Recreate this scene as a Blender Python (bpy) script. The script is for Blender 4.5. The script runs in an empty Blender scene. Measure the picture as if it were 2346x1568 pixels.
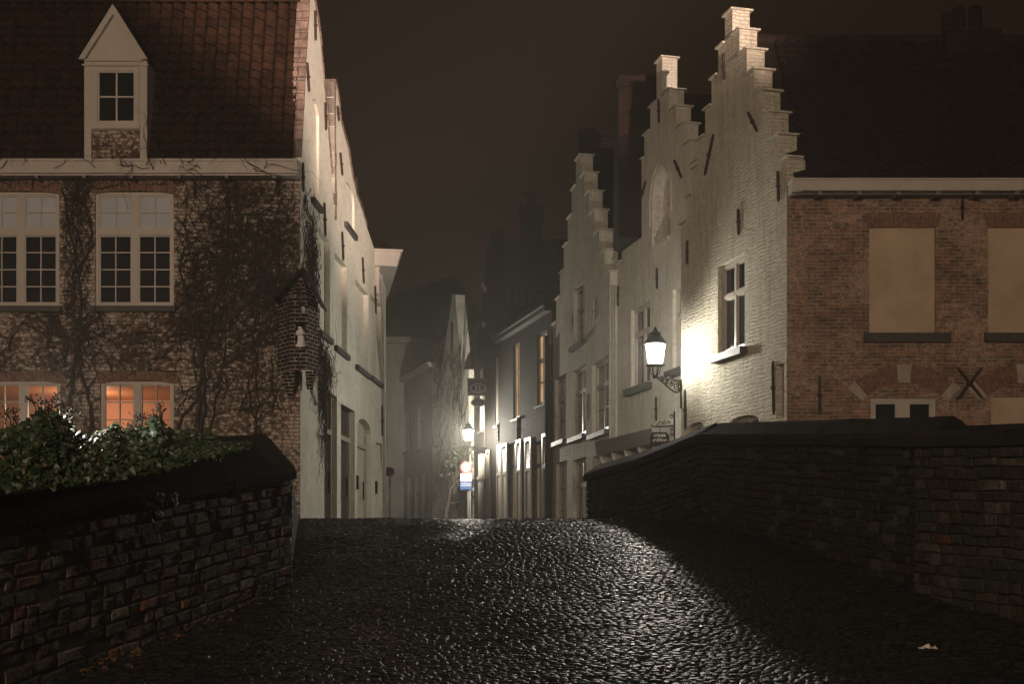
import bpy, math, random
import numpy as np
from mathutils import Vector
from mathutils.geometry import tessellate_polygon
random.seed(7); rng = np.random.default_rng(7)
SC = bpy.context.scene; COL = SC.collection
FL, CX, HY, EH = 2800.0, 1173.0, 1226.0, 1.2      # focal length, principal column, horizon row, eye height

# ------------------------------------------------------------------ scene bookkeeping
def put(o):
    COL.objects.link(o); return o
def thing(name, label, cat, loc=(0, 0, 0), rz=0.0, group=None):
    o = put(bpy.data.objects.new(name, None)); o.empty_display_size = .2
    o.location = loc; o.rotation_euler = (0, 0, rz)
    o['label'] = label; o['category'] = cat
    if group: o['group'] = group
    return o
def tag(o, label=None, cat=None, group=None, kind=None):
    for k, v in (('label', label), ('category', cat), ('group', group), ('kind', kind)):
        if v: o[k] = v
    return o
class MB:
    """collects faces, links them as one mesh object"""
    def __init__(s): s.v = []; s.f = []; s.c = []
    def add(s, vs, fs, col=None):
        n = len(s.v); s.v += [tuple(p) for p in vs]
        s.f += [tuple(i + n for i in f) for f in fs]
        if col is not None: s.c += [col] * len(vs)
    def hexa(s, p, col=None):       # p: 4 bottom then 4 top
        s.add(p, [(3, 2, 1, 0), (4, 5, 6, 7), (0, 1, 5, 4), (1, 2, 6, 5), (2, 3, 7, 6), (3, 0, 4, 7)], col)
    def box(s, x0, x1, y0, y1, z0, z1):
        s.hexa([(x0, y0, z0), (x1, y0, z0), (x1, y1, z0), (x0, y1, z0), (x0, y0, z1), (x1, y0, z1), (x1, y1, z1), (x0, y1, z1)])
    def tube(s, pts, r, n=6, cap=True):
        pts = [Vector(p) for p in pts]; m = len(pts)
        rs = r if isinstance(r, (list, tuple)) else [r] * m
        vs = []; fs = []; prev = None
        for i, p in enumerate(pts):
            d = (pts[min(i + 1, m - 1)] - pts[max(i - 1, 0)])
            d = d.normalized() if d.length > 1e-9 else Vector((0, 0, 1))
            a = prev if prev is not None else (Vector((0, 0, 1)) if abs(d.z) < .9 else Vector((1, 0, 0)))
            a = (a - d * a.dot(d)); a = a.normalized() if a.length > 1e-6 else d.orthogonal().normalized()
            prev = a; b = d.cross(a)
            for k in range(n):
                t = 2 * math.pi * k / n
                vs.append(p + (a * math.cos(t) + b * math.sin(t)) * rs[i])
        for i in range(m - 1):
            for k in range(n):
                fs.append((i * n + k, i * n + (k + 1) % n, (i + 1) * n + (k + 1) % n, (i + 1) * n + k))
        if cap: fs += [tuple(range(n - 1, -1, -1)), tuple(range((m - 1) * n, m * n))]
        s.add(vs, fs)
    def lathe(s, prof, c=(0, 0, 0), n=16, ph=0.0):   # prof: (r, z)
        vs = []; fs = []; m = len(prof)
        for r, z in prof:
            for k in range(n):
                t = 2 * math.pi * k / n + ph
                vs.append((c[0] + r * math.cos(t), c[1] + r * math.sin(t), c[2] + z))
        for i in range(m - 1):
            for k in range(n):
                fs.append((i * n + k, i * n + (k + 1) % n, (i + 1) * n + (k + 1) % n, (i + 1) * n + k))
        fs += [tuple(range(n - 1, -1, -1)), tuple(range((m - 1) * n, m * n))]
        s.add(vs, fs)
    def build(s, name, mat, parent=None, smooth=False, stuff=False):
        L = parent_loc(parent)
        me = bpy.data.meshes.new(name)
        V = np.array(s.v, dtype=np.float64).reshape(-1, 3)
        me.from_pydata((V - np.array(L)).tolist(), [], s.f)
        me.validate()
        nl = len(me.loops)
        # metre-true UVs: horizontal run and height on walls, x and y on flat faces
        li = np.empty(nl, dtype=np.int32); me.loops.foreach_get('vertex_index', li)
        nf = len(me.polygons)
        nor = np.empty(nf * 3); me.polygons.foreach_get('normal', nor); nor = nor.reshape(-1, 3)
        tot = np.empty(nf, dtype=np.int32); me.polygons.foreach_get('loop_total', tot)
        nn = np.repeat(nor, tot, axis=0); W = V[li]
        h = np.hypot(nn[:, 0], nn[:, 1]) + 1e-9
        flat = np.abs(nn[:, 2]) > .92
        u = (-nn[:, 1] * W[:, 0] + nn[:, 0] * W[:, 1]) / h
        v = W[:, 2] / np.maximum(.25, np.sqrt(np.maximum(1e-6, 1 - nn[:, 2] ** 2)))
        u = np.where(flat, W[:, 0], u); v = np.where(flat, W[:, 1], v)
        uv = me.uv_layers.new(name='UVMap')
        uv.data.foreach_set('uv', np.stack([u, v], 1).ravel())
        if s.c and len(s.c) == len(s.v) == len(me.vertices):
            a = me.color_attributes.new('Col', 'FLOAT_COLOR', 'POINT')
            a.data.foreach_set('color', np.array(s.c, dtype=np.float32).ravel())
        if smooth: me.polygons.foreach_set('use_smooth', [True] * nf)
        me.materials.append(mat)
        o = put(bpy.data.objects.new(name, me))
        if parent is not None: o.parent = parent
        if stuff: o['kind'] = 'stuff'
        return o
def parent_loc(p):
    x = Vector((0, 0, 0))
    while p is not None:
        x += Vector(p.location); p = p.parent
    return x

# ------------------------------------------------------------------ places in the photograph -> places in the street
def at(x, y, Y):
    return Vector(((x - CX) / FL * Y, Y, EH + (HY - y) / FL * Y))
class Plane:
    """a vertical house front: starts at image column xa, Ya metres away, runs towards vanishing column xv"""
    def __init__(s, xa, Ya, xv=None, shift=0.0):
        s.X0, s.Y0 = (xa - CX) / FL * Ya, Ya
        if xv is None: s.s = None; s.d = Vector((1, 0, 0)); s.n = Vector((0, -1, 0))
        else:
            s.s = (xv - CX) / FL; s.d = Vector((s.s, 1, 0)).normalized()
            n = Vector((s.d.y, -s.d.x, 0))
            if n.x * -s.X0 + n.y * -s.Y0 < 0: n = -n
            s.n = n
        s.o = Vector((s.X0, s.Y0, 0))
    def uz(s, x, y):
        r = (x - CX) / FL
        if s.s is None: return (r * s.Y0 - s.X0, EH + (HY - y) / FL * s.Y0)
        t = (r * s.Y0 - s.X0) / (s.s - r)
        return (t * math.sqrt(1 + s.s ** 2), EH + (HY - y) / FL * (s.Y0 + t))
    def u(s, x): return s.uz(x, 0)[0]
    def z(s, x, y): return s.uz(x, y)[1]
    def P(s, u, z, o=0.0):
        p = s.o + s.d * u + s.n * o; p.z = z; return p
def fbox(mb, F, u0, u1, z0, z1, o0, o1):
    q = lambda u, z, o: F.P(u, z, o)
    mb.hexa([q(u0, z0, o0), q(u1, z0, o0), q(u1, z0, o1), q(u0, z0, o1), q(u0, z1, o0), q(u1, z1, o0), q(u1, z1, o1), q(u0, z1, o1)])
def fpoly(mb, F, pts, o0, o1):
    """prism: polygon in the plane of a front, between two offsets"""
    wall(mb, F, pts, [], o1 - o0, o1)
def wall(mb, F, outer, holes, th, o=0.0, back=True):
    loops = [[Vector((a, b, 0)) for a, b in L] for L in [outer] + holes]
    tris = tessellate_polygon(loops)
    flat = [p for L in loops for p in L]; n = len(flat)
    vs = [F.P(p.x, p.y, o) for p in flat] + [F.P(p.x, p.y, o - th) for p in flat]
    fs = []
    for a, b, c in tris:
        N = (vs[b] - vs[a]).cross(vs[c] - vs[a])
        if N.dot(F.n) < 0: b, c = c, b
        fs.append((a, b, c))
        if back: fs.append((a + n, c + n, b + n))
    k = 0
    for L in loops:
        m = len(L)
        for i in range(m):
            a, b = k + i, k + (i + 1) % m
            fs.append((a, b, b + n, a + n))
        k += m
    mb.add(vs, fs)
def rect(u0, u1, z0, z1): return [(u0, z0), (u1, z0), (u1, z1), (u0, z1)]
def archtop(u0, u1, z0, zs, rise, n=8):
    """opening with an arched head"""
    c = (u0 + u1) / 2; h = (u1 - u0) / 2
    return [(u0, z0), (u1, z0)] + [(c + h * math.cos(math.pi * k / n), zs + rise * math.sin(math.pi * k / n)) for k in range(n + 1)]

# ------------------------------------------------------------------ materials
def new_mat(name):
    m = bpy.data.materials.new(name); m.use_nodes = True
    nt = m.node_tree; b = nt.nodes['Principled BSDF']
    return m, nt, b
def N(nt, t, **k):
    n = nt.nodes.new('ShaderNode' + t)
    for a, v in k.items():
        if a in n.inputs: n.inputs[a].default_value = v
        else: setattr(n, a, v)
    return n
def ramp(nt, fac, stops):
    r = N(nt, 'ValToRGB'); e = r.color_ramp.elements
    while len(e) < len(stops): e.new(.5)
    for el, (p, c) in zip(e, stops): el.position = p; el.color = (*c, 1) if len(c) == 3 else c
    nt.links.new(fac, r.inputs[0]); return r.outputs[0]
def noise(nt, vec, scale, detail=5, rough=.6):
    n = N(nt, 'TexNoise'); n.inputs['Scale'].default_value = scale; n.inputs['Detail'].default_value = detail; n.inputs['Roughness'].default_value = rough
    nt.links.new(vec, n.inputs['Vector']); return n.outputs['Fac']
def mixc(nt, f, a, b, mode='MIX'):
    m = N(nt, 'Mix', data_type='RGBA', blend_type=mode)
    for i, v in ((0, f), (6, a), (7, b)):
        if hasattr(v, 'is_output'): nt.links.new(v, m.inputs[i])
        else: m.inputs[i].default_value = v if i == 0 else (*v, 1)
    return m.outputs[2]
def math_(nt, op, a, b):
    m = N(nt, 'Math', operation=op)
    for i, v in ((0, a), (1, b)):
        if hasattr(v, 'is_output'): nt.links.new(v, m.inputs[i])
        else: m.inputs[i].default_value = v
    return m.outputs[0]
def bump(nt, b, h, dist, strength=1.0):
    n = N(nt, 'Bump'); n.inputs['Strength'].default_value = strength; n.inputs['Distance'].default_value = dist
    nt.links.new(h, n.inputs['Height']); nt.links.new(n.outputs[0], b.inputs['Normal'])
def coords(nt, which='UV'):
    return N(nt, 'TexCoord').outputs[which]
def plain(name, col, rough=.7, var=.25, sc=3.0, bsc=30.0, bd=.004, metal=0.0, spec=.4):
    m, nt, b = new_mat(name); c = coords(nt, 'Object')
    f = noise(nt, c, sc); lo = tuple(x * (1 - var) for x in col); hi = tuple(min(1, x * (1 + var)) for x in col)
    nt.links.new(ramp(nt, f, [(.3, lo), (.7, hi)]), b.inputs['Base Color'])
    b.inputs['Roughness'].default_value = rough; b.inputs['Metallic'].default_value = metal; b.inputs['Specular IOR Level'].default_value = spec
    if bd: bump(nt, b, noise(nt, c, bsc), bd)
    return m
def brickmat(name, c1, c2, mortar, bw=.2, rh=.066, ms=.008, bd=.012, stain=(.5, .5, .5), white=0.0, wcol=(.7, .66, .6), wob=.012, rough=.85):
    m, nt, b = new_mat(name); uv = coords(nt, 'UV')
    d = N(nt, 'TexNoise'); d.inputs['Scale'].default_value = 2.2; d.inputs['Detail'].default_value = 3; nt.links.new(uv, d.inputs['Vector'])
    s = N(nt, 'VectorMath', operation='SUBTRACT'); nt.links.new(d.outputs['Color'], s.inputs[0]); s.inputs[1].default_value = (.5, .5, .5)
    k = N(nt, 'VectorMath', operation='SCALE'); nt.links.new(s.outputs[0], k.inputs[0]); k.inputs['Scale'].default_value = wob * 4
    a = N(nt, 'VectorMath', operation='ADD'); nt.links.new(uv, a.inputs[0]); nt.links.new(k.outputs[0], a.inputs[1])
    br = N(nt, 'TexBrick'); nt.links.new(a.outputs[0], br.inputs['Vector'])
    br.inputs['Scale'].default_value = 1; br.inputs['Brick Width'].default_value = bw; br.inputs['Row Height'].default_value = rh
    br.inputs['Mortar Size'].default_value = ms; br.inputs['Mortar Smooth'].default_value = .35
    br.inputs['Color1'].default_value = (*c1, 1); br.inputs['Color2'].default_value = (*c2, 1); br.inputs['Mortar'].default_value = (*mortar, 1)
    fine = noise(nt, uv, 38, 4); big = noise(nt, uv, 1.1, 5); mid = noise(nt, uv, 6.5, 4)
    col = mixc(nt, 1.0, br.outputs['Color'], ramp(nt, fine, [(.3, (.62, .62, .62)), (.72, (1.25, 1.22, 1.18))]), 'MULTIPLY')
    col = mixc(nt, 1.0, col, ramp(nt, mid, [(.3, (.55, .55, .56)), (.65, (1.2, 1.2, 1.2))]), 'MULTIPLY')
    col = mixc(nt, 1.0, col, ramp(nt, big, [(.3, stain), (.68, (1.1, 1.08, 1.05))]), 'MULTIPLY')
    if white:
        w = ramp(nt, math_(nt, 'ADD', math_(nt, 'MULTIPLY', noise(nt, a.outputs[0], 11, 5), .65), math_(nt, 'MULTIPLY', big, .45)), [(.60 - white * .2, (0, 0, 0)), (.66 - white * .2, (1, 1, 1))])
        wv = mixc(nt, br.outputs['Fac'], ramp(nt, fine, [(.3, tuple(x * .7 for x in wcol)), (.7, tuple(min(1, x * 1.25) for x in wcol))]), tuple(x * .45 for x in wcol))
        col = mixc(nt, math_(nt, 'MULTIPLY', w, .8), col, wv)
    nt.links.new(col, b.inputs['Base Color']); b.inputs['Roughness'].default_value = rough; b.inputs['Specular IOR Level'].default_value = .15
    h = math_(nt, 'ADD', math_(nt, 'MULTIPLY', br.outputs['Fac'], -1.0), math_(nt, 'ADD', math_(nt, 'MULTIPLY', fine, .5), math_(nt, 'MULTIPLY', mid, .5)))
    bump(nt, b, h, bd)
    return m
def whitewash(name, col, bw=.21, rh=.075, bd=.018, rough_amt=1.0, dirt=(.55, .53, .47)):
    """limewashed brick: the bricks show as relief under paint"""
    m, nt, b = new_mat(name); uv = coords(nt, 'UV')
    d = N(nt, 'TexNoise'); d.inputs['Scale'].default_value = 3; nt.links.new(uv, d.inputs['Vector'])
    s = N(nt, 'VectorMath', operation='SCALE'); nt.links.new(d.outputs['Color'], s.inputs[0]); s.inputs['Scale'].default_value = .13
    a = N(nt, 'VectorMath', operation='ADD'); nt.links.new(uv, a.inputs[0]); nt.links.new(s.outputs[0], a.inputs[1])
    br = N(nt, 'TexBrick'); nt.links.new(a.outputs[0], br.inputs['Vector'])
    br.inputs['Scale'].default_value = 1; br.inputs['Brick Width'].default_value = bw; br.inputs['Row Height'].default_value = rh
    br.inputs['Mortar Size'].default_value = .012; br.inputs['Mortar Smooth'].default_value = .9
    big = noise(nt, uv, .9, 6); fine = noise(nt, uv, 28, 4); mid = noise(nt, uv, 7, 5)
    st = N(nt, 'Mapping'); st.inputs['Scale'].default_value = (3.5, .35, 1); nt.links.new(uv, st.inputs['Vector'])
    streak = noise(nt, st.outputs[0], 1.6, 5)
    sm = N(nt, 'Mapping'); sm.inputs['Scale'].default_value = (.5, 1.5, 1); nt.links.new(uv, sm.inputs['Vector']); strt = sm.outputs[0]
    c = mixc(nt, ramp(nt, streak, [(.48, (0, 0, 0)), (.75, (.75, .75, .75))]), col, tuple(x * y * 1.15 for x, y in zip(col, dirt)))
    c = mixc(nt, 1.0, c, ramp(nt, big, [(.28, (.78, .77, .74)), (.7, (1.05, 1.05, 1.04))]), 'MULTIPLY')
    c = mixc(nt, 1.0, c, ramp(nt, mid, [(.28, (.82, .82, .82)), (.6, (1.03, 1.03, 1.03))]), 'MULTIPLY')
    nt.links.new(c, b.inputs['Base Color']); b.inputs['Roughness'].default_value = .85; b.inputs['Specular IOR Level'].default_value = .12
    h = math_(nt, 'ADD', math_(nt, 'MULTIPLY', math_(nt, 'MULTIPLY', br.outputs['Fac'], -.75 * rough_amt), ramp(nt, big, [(.35, (.25, .25, .25)), (.6, (1, 1, 1))])), math_(nt, 'ADD', math_(nt, 'MULTIPLY', mid, 1.5), math_(nt, 'ADD', math_(nt, 'MULTIPLY', fine, .6), math_(nt, 'MULTIPLY', noise(nt, strt, 9, 4), 1.3 * rough_amt))))
    bump(nt, b, h, bd)
    return m
def vcolmat(name, mult=1.0, rough=.75, bsc=25, bd=.01, grain=(.45, 1.35), spec=.4, moss=None):
    m, nt, b = new_mat(name); c = coords(nt, 'Object')
    a = N(nt, 'Attribute', attribute_name='Col')
    col = mixc(nt, 1.0, a.outputs['Color'], ramp(nt, noise(nt, c, bsc * .5, 5), [(.3, (grain[0] * mult,) * 3), (.7, (grain[1] * mult,) * 3)]), 'MULTIPLY')
    if moss: col = mixc(nt, ramp(nt, noise(nt, c, 1.7, 6), [(.44, (0, 0, 0)), (.64, (.85, .85, .85))]), col, moss)
    nt.links.new(col, b.inputs['Base Color']); b.inputs['Roughness'].default_value = rough; b.inputs['Specular IOR Level'].default_value = spec
    bump(nt, b, noise(nt, c, bsc, 5), bd); return m
def emit(name, col, s, tex=None):
    m, nt, b = new_mat(name)
    b.inputs['Base Color'].default_value = (*[x * .5 for x in col], 1)
    b.inputs['Emission Color'].default_value = (*col, 1); b.inputs['Emission Strength'].default_value = s
    b.inputs['Roughness'].default_value = .3
    if tex:
        f = noise(nt, coords(nt, 'UV'), tex, 2)
        nt.links.new(ramp(nt, f, [(.3, tuple(x * .35 for x in col)), (.7, col)]), b.inputs['Emission Color'])
    return m
def glassmat(name):
    m, nt, b = new_mat(name); out = nt.nodes['Material Output']
    t = N(nt, 'BsdfTransparent'); g = N(nt, 'BsdfGlossy'); g.inputs['Roughness'].default_value = .03
    fr = N(nt, 'Fresnel'); mx = N(nt, 'MixShader')
    nt.links.new(fr.outputs[0], mx.inputs[0]); nt.links.new(t.outputs[0], mx.inputs[1]); nt.links.new(g.outputs[0], mx.inputs[2])
    nt.links.new(mx.outputs[0], out.inputs['Surface']); return m
def lanternglass(name, col, s, k=.45):
    """frosted lit lantern glass: glows and lets the bulb's light through"""
    m, nt, b = new_mat(name); out = nt.nodes['Material Output']
    t = N(nt, 'BsdfTransparent'); e = N(nt, 'Emission'); e.inputs['Color'].default_value = (*col, 1); e.inputs['Strength'].default_value = s
    mx = N(nt, 'MixShader'); mx.inputs[0].default_value = k
    nt.links.new(t.outputs[0], mx.inputs[1]); nt.links.new(e.outputs[0], mx.inputs[2]); nt.links.new(mx.outputs[0], out.inputs['Surface']); return m

LW = (.70, .665, .58)
M = dict(
    brick_left=brickmat('old_brick', (.27, .155, .10), (.12, .085, .06), (.29, .25, .20), bw=.21, rh=.07, ms=.011, bd=.03, stain=(.36, .34, .32), white=.36, wcol=(.60, .52, .45), wob=.02),
    brick_right=brickmat('red_brick', (.43, .235, .15), (.20, .145, .11), (.45, .39, .32), bw=.2, rh=.068, ms=.011, bd=.012, stain=(.55, .52, .5), white=.14, wcol=(.46, .35, .27)),
    brick_dark=brickmat('dark_brick', (.036, .021, .016), (.024, .017, .014), (.036, .031, .026)),
    brick_shrine=brickmat('shrine_brick', (.045, .029, .024), (.03, .022, .02), (.62, .55, .48), bw=.2, rh=.072, ms=.009, wob=.004),
    arch_brick=plain('arch_brick', (.18, .10, .07), .85, .5, 14, 40, .006),
    white1=whitewash('limewash_cream', (.75, .71, .60), bd=.036),
    white2=whitewash('limewash_pale', (.80, .77, .69), bd=.02),
    white3=whitewash('limewash_warm', (.70, .67, .58), bd=.018),
    render=whitewash('white_render', (.80, .775, .69), bd=.008, rough_amt=.15, dirt=(.78, .77, .72)),
    black_wall=whitewash('black_brick_paint', (.02, .0185, .017), bd=.012),
    grey_wall=whitewash('grey_render', (.30, .275, .235), bd=.008),
    panel=plain('ochre_render', (.46, .36, .25), .85, .2, 1.3, 18, .006),
    tile=plain('pantile_clay', (.027, .0122, .0060), .66, .7, 4, 24, .004, 0, .25),
    tile_dark=plain('dark_roof_tile', (.02, .0125, .0095), .8, .5, 5, 24, .006, 0, .15),
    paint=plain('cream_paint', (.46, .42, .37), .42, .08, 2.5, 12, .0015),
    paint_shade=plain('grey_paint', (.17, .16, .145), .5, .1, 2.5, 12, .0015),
    stone=plain('blue_stone', (.05, .049, .047), .6, .35, 6, 40, .004),
    cream_stone=plain('pale_stone', (.36, .31, .25), .8, .25, 6, 30, .005),
    coping=plain('parapet_stone', (.010, .009, .0078), .85, .5, 2.2, 22, .01, 0, .15),
    coping_brick=brickmat('coping_brick', (.30, .22, .19), (.24, .18, .16), (.16, .13, .11), bw=.3, rh=.2, ms=.012, bd=.01),
    iron=plain('black_iron', (.018, .017, .016), .45, .3, 8, 60, .001, 0.6),
    iron_rust=plain('rusty_anchor_iron', (.045, .032, .025), .7, .4, 9, 50, .002, .3),
    zinc=plain('zinc', (.35, .34, .31), .5, .2, 4, 30, .001, .2),
    door=plain('painted_door', (.60, .55, .45), .5, .08, 2, 16, .002),
    door_dark=plain('dark_door', (.07, .06, .05), .45, .2, 3, 16, .002),
    blind=plain('white_blind', (.50, .53, .57), .5, .06, 3, 10, 0),
    pane=plain('dark_pane', (.012, .013, .014), .08, .2, 1, 6, .0008, 0, .6),
    pane_warm=emit('curtained_lit_pane', (1.0, .60, .28), .75, 1.3),
    pane_dim=emit('dim_lit_pane', (.9, .62, .32), .12, 2.0),
    glass=glassmat('clear_glass'),
    room=plain('orange_room_paint', (.58, .29, .18), .8, .05, 1, 10, 0),
    bark=plain('vine_bark', (.045, .032, .024), .85, .4, 12, 60, .003),
    statue=plain('white_marble', (.78, .76, .74), .55, .08, 9, 40, .002),
    black=plain('matt_black', (.01, .01, .01), .8, .2, 4, 20, 0),
    red=plain('sign_red', (.50, .035, .02), .4, .05, 4, 20, 0),
    blue=plain('sign_blue', (.02, .06, .20), .4, .05, 4, 20, 0),
    sign_white=plain('sign_white', (.48, .47, .45), .4, .04, 4, 20, 0),
    setts=vcolmat('wet_setts', 1.0, .36, 60, .006, (.5, 1.4), .2),
    mortar=plain('dark_mortar', (.022, .019, .016), .9, .4, 5, 30, .01),
    wallbrick=vcolmat('rough_parapet_brick', .8, .62, 34, .02, (.25, 1.7), .22, (.012, .015, .008)),
    leaf=vcolmat('ivy_leaf', .5, .5, 20, .002, (.7, 1.3), .45),
    lamp=lanternglass('lit_lantern_glass', (1.0, .93, .78), 40.0), lamp_back=lanternglass('dimming_lantern_glass', (1.0, .93, .78), 22.0, .84),  # denser back panes, added to weaken the light on the wall behind
)
def ceilmat():
    m, nt, b = new_mat('plank_ceiling'); c = coords(nt, 'Object')
    w = N(nt, 'TexWave', wave_type='BANDS', bands_direction='Y'); w.inputs['Scale'].default_value = 3.2; w.inputs['Distortion'].default_value = .4; w.inputs['Detail'].default_value = 2
    nt.links.new(c, w.inputs['Vector'])
    nt.links.new(ramp(nt, w.outputs['Fac'], [(.1, (.20, .07, .03)), (.5, (.55, .25, .12))]), b.inputs['Base Color']); return m
M['ceiling'] = ceilmat()
def roadmat():
    m, nt, b = new_mat('street_paving'); c = coords(nt, 'Object')
    br = N(nt, 'TexBrick'); nt.links.new(c, br.inputs['Vector']); br.inputs['Scale'].default_value = 1
    br.inputs['Brick Width'].default_value = .14; br.inputs['Row Height'].default_value = .11; br.inputs['Mortar Size'].default_value = .01
    br.inputs['Color1'].default_value = (.05, .047, .043, 1); br.inputs['Color2'].default_value = (.035, .033, .03, 1); br.inputs['Mortar'].default_value = (.02, .018, .015, 1)
    nt.links.new(br.outputs['Color'], b.inputs['Base Color']); b.inputs['Roughness'].default_value = .4
    bump(nt, b, math_(nt, 'MULTIPLY', br.outputs['Fac'], -1), .02); return m
M['paving'] = roadmat()

# ------------------------------------------------------------------ recurring building parts
def window(par, F, u0, u1, z0, z1, rec=.14, fw=.06, mull=.07, halves=2, nx=1, transom=.7, ntop=1, nbot=1, mt=.025, frame='paint', pane='pane',
           sill=.12, sillm='stone', sillh=.09, sillx=.06, blind=False, name='window', arch=0.0, bottomless=False):
    """frame with mullion, transom and glazing bars set back in its opening; panes and sill are its parts"""
    mb = MB(); a, b_ = -rec, -rec + .07
    zt = z0 + (z1 - z0) * transom if transom else None
    fbox(mb, F, u0, u0 + fw, z0, z1, a, b_); fbox(mb, F, u1 - fw, u1, z0, z1, a, b_)
    fbox(mb, F, u0 + fw, u1 - fw, z1 - fw, z1, a, b_ - .002); fbox(mb, F, u0 + fw, u1 - fw, z0, z0 + fw * 1.2, a, b_ - .002)
    cols = []
    W = (u1 - u0 - 2 * fw - (halves - 1) * mull) / halves
    for h in range(halves):
        c0 = u0 + fw + h * (W + mull); cols.append((c0, c0 + W))
        if h: fbox(mb, F, c0 - mull, c0, z0 + fw * 1.2, z1 - fw, a, b_ - .004)
    for (c0, c1) in cols:
        if zt: fbox(mb, F, c0, c1, zt - mull / 2, zt + mull / 2, a, b_ + .006)
        zz = [(z0 + fw * 1.2, (zt - mull / 2) if zt else z1 - fw, nbot)]
        if zt: zz.append((zt + mull / 2, z1 - fw, ntop))
        for (q0, q1, n) in zz:
            # a thin sash round each light
            s = min(.03, fw * .5)
            fbox(mb, F, c0, c0 + s, q0, q1, a, b_ - .02); fbox(mb, F, c1 - s, c1, q0, q1, a, b_ - .02)
            fbox(mb, F, c0 + s, c1 - s, q0, q0 + s, a, b_ - .022); fbox(mb, F, c0 + s, c1 - s, q1 - s, q1, a, b_ - .022)
            for k in range(1, nx):
                uu = c0 + (c1 - c0) * k / nx; fbox(mb, F, uu - mt / 2, uu + mt / 2, q0 + s, q1 - s, a, b_ - .024)
            for k in range(1, n):
                q = q0 + (q1 - q0) * k / n; fbox(mb, F, c0 + s, c1 - s, q - mt / 2, q + mt / 2, a, b_ - .028)
    w = mb.build(name, M[frame], par)
    p = MB(); fbox(p, F, u0 + .01, u1 - .01, z0 + .01, z1 - .01, a - .012, a + .012); p.build('pane', M[pane], w)
    if sill:
        s = MB(); fbox(s, F, u0 - sillx, u1 + sillx, z0 - sillh, z0 + .004, -rec, sill); s.build('sill', M[sillm], w)
    if blind:
        bl = MB()
        for (c0, c1) in cols:
            z = zt + mull / 2 + .02
            while z < z1 - fw - .02:
                P = F.P; q = [(c0 + .004, z, a + .016), (c1 - .004, z, a + .016), (c1 - .004, z + .034, a + .03), (c0 + .004, z + .034, a + .03)]
                bl.add([P(*t) for t in q], [(0, 1, 2, 3)]); z += .038
        bl.build('blind', M['blind'], w)
    return w
def anchor(par, F, xa, ya, xb, yb, w=.045, m='iron_rust'):
    """iron wall tie, a tapering bar with a knob in the middle"""
    (ua, za), (ub, zb) = F.uz(xa, ya), F.uz(xb, yb)
    mb = MB(); n = 5
    for k in range(n):
        pass
    pts = [F.P(ua + (ub - ua) * t, za + (zb - za) * t, .03) for t in (0, .08, .45, .5, .55, .92, 1)]
    mb.tube(pts, [w * .35, w * .5, w * .5, w * .95, w * .5, w * .5, w * .3], 6)
    return mb.build('wall_anchor', M[m], par)
def steps(u0, u1, z1, zt, n, capw, zbot, pier=0.0):
    """outline of a crow-stepped gable, n steps up each side, then the topmost pier"""
    run = ((u1 - u0) - capw) / 2 / n; rise = (zt - pier - z1) / n
    out = [(u0, zbot), (u1, zbot)]; caps = []
    u, z = u1, z1
    for k in range(n):
        out += [(u, z), (u - run, z)]; caps.append((u - run, u, z)); u -= run; z += rise
    out += [(u, zt), (u - capw, zt)]; caps.append((u - capw, u, zt)); u -= capw; z = zt - pier - rise
    for k in range(n):
        out += [(u, z), (u - run, z)]; caps.append((u - run, u, z)); u -= run; z -= rise
    return out, caps
def copings(par, F, caps, th, m, ov=.055):
    for i, (a, b, z) in enumerate(caps):
        mb = MB()
        left = i > len(caps) // 2; mid = i == len(caps) // 2
        l = a - (ov if (left or mid) else -.002); r = b + (ov if not left else -.002)
        q = F.P
        mb.hexa([q(l, z + .002, -th - ov), q(r, z + .002, -th - ov), q(r, z + .002, ov), q(l, z + .002, ov),
                 q(l, z + .038, -th - ov), q(r, z + .038, -th - ov), q(r, z + .038, ov), q(l, z + .038, ov)])
        mb.build('step_coping', M[m], par)
def tiles(O, A, B, tw=.2, cl=.17, amp=.03, seg=8):
    """pantiled slope: O corner, A vector along the eave, B vector up the slope"""
    O, A, B = Vector(O), Vector(A), Vector(B)
    nrm = A.cross(B).normalized()
    if nrm.z < 0: nrm = -nrm
    nu = max(1, int(A.length / tw)); nv = max(1, int(B.length / cl))
    U = np.linspace(0, 1, nu * seg + 1); ph = U * nu * 2 * np.pi
    prof = amp * (np.sin(ph) + .35 * np.sin(2 * ph + .6))
    rows = []
    for j in range(nv):
        sag = rng.normal(0, .004)
        jig = np.repeat(rng.normal(0, .006, nu + 1), seg)[:nu * seg + 1]
        rows.append((j / nv, prof + .055 + sag + jig, jig)); rows.append(((j + 1) / nv, prof + sag + jig * .2, jig))
    mb = MB(); vs = []
    o, a, b, nn = (np.array(x) for x in (O, A, B, nrm))
    for t, h, jig in rows:
        vs.append(o + np.outer(U, a) + b * t - np.outer(jig * .8, b / np.linalg.norm(b)) + np.outer(h, nn))
    V = np.concatenate(vs); w = nu * seg + 1; fs = []
    for j in range(len(rows) - 1):
        for i in range(w - 1):
            k = j * w + i; fs.append((k, k + 1, k + w + 1, k + w))
    mb.add(V.tolist(), fs); return mb
def pipe(par, F, x, y0, y1, r=.05, o=.1, m='zinc', name='downpipe'):
    u = F.u(x); z0, z1 = F.z(x, y0), F.z(x, y1); mb = MB()
    mb.tube([F.P(u, z0, o), F.P(u, z1, o)], r, 8)
    z = z0
    while z > z1:
        mb.tube([F.P(u, z, o), F.P(u, z - .06, o)], r * 1.25, 8); z -= 1.6
    return mb.build(name, M[m], par)
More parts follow.
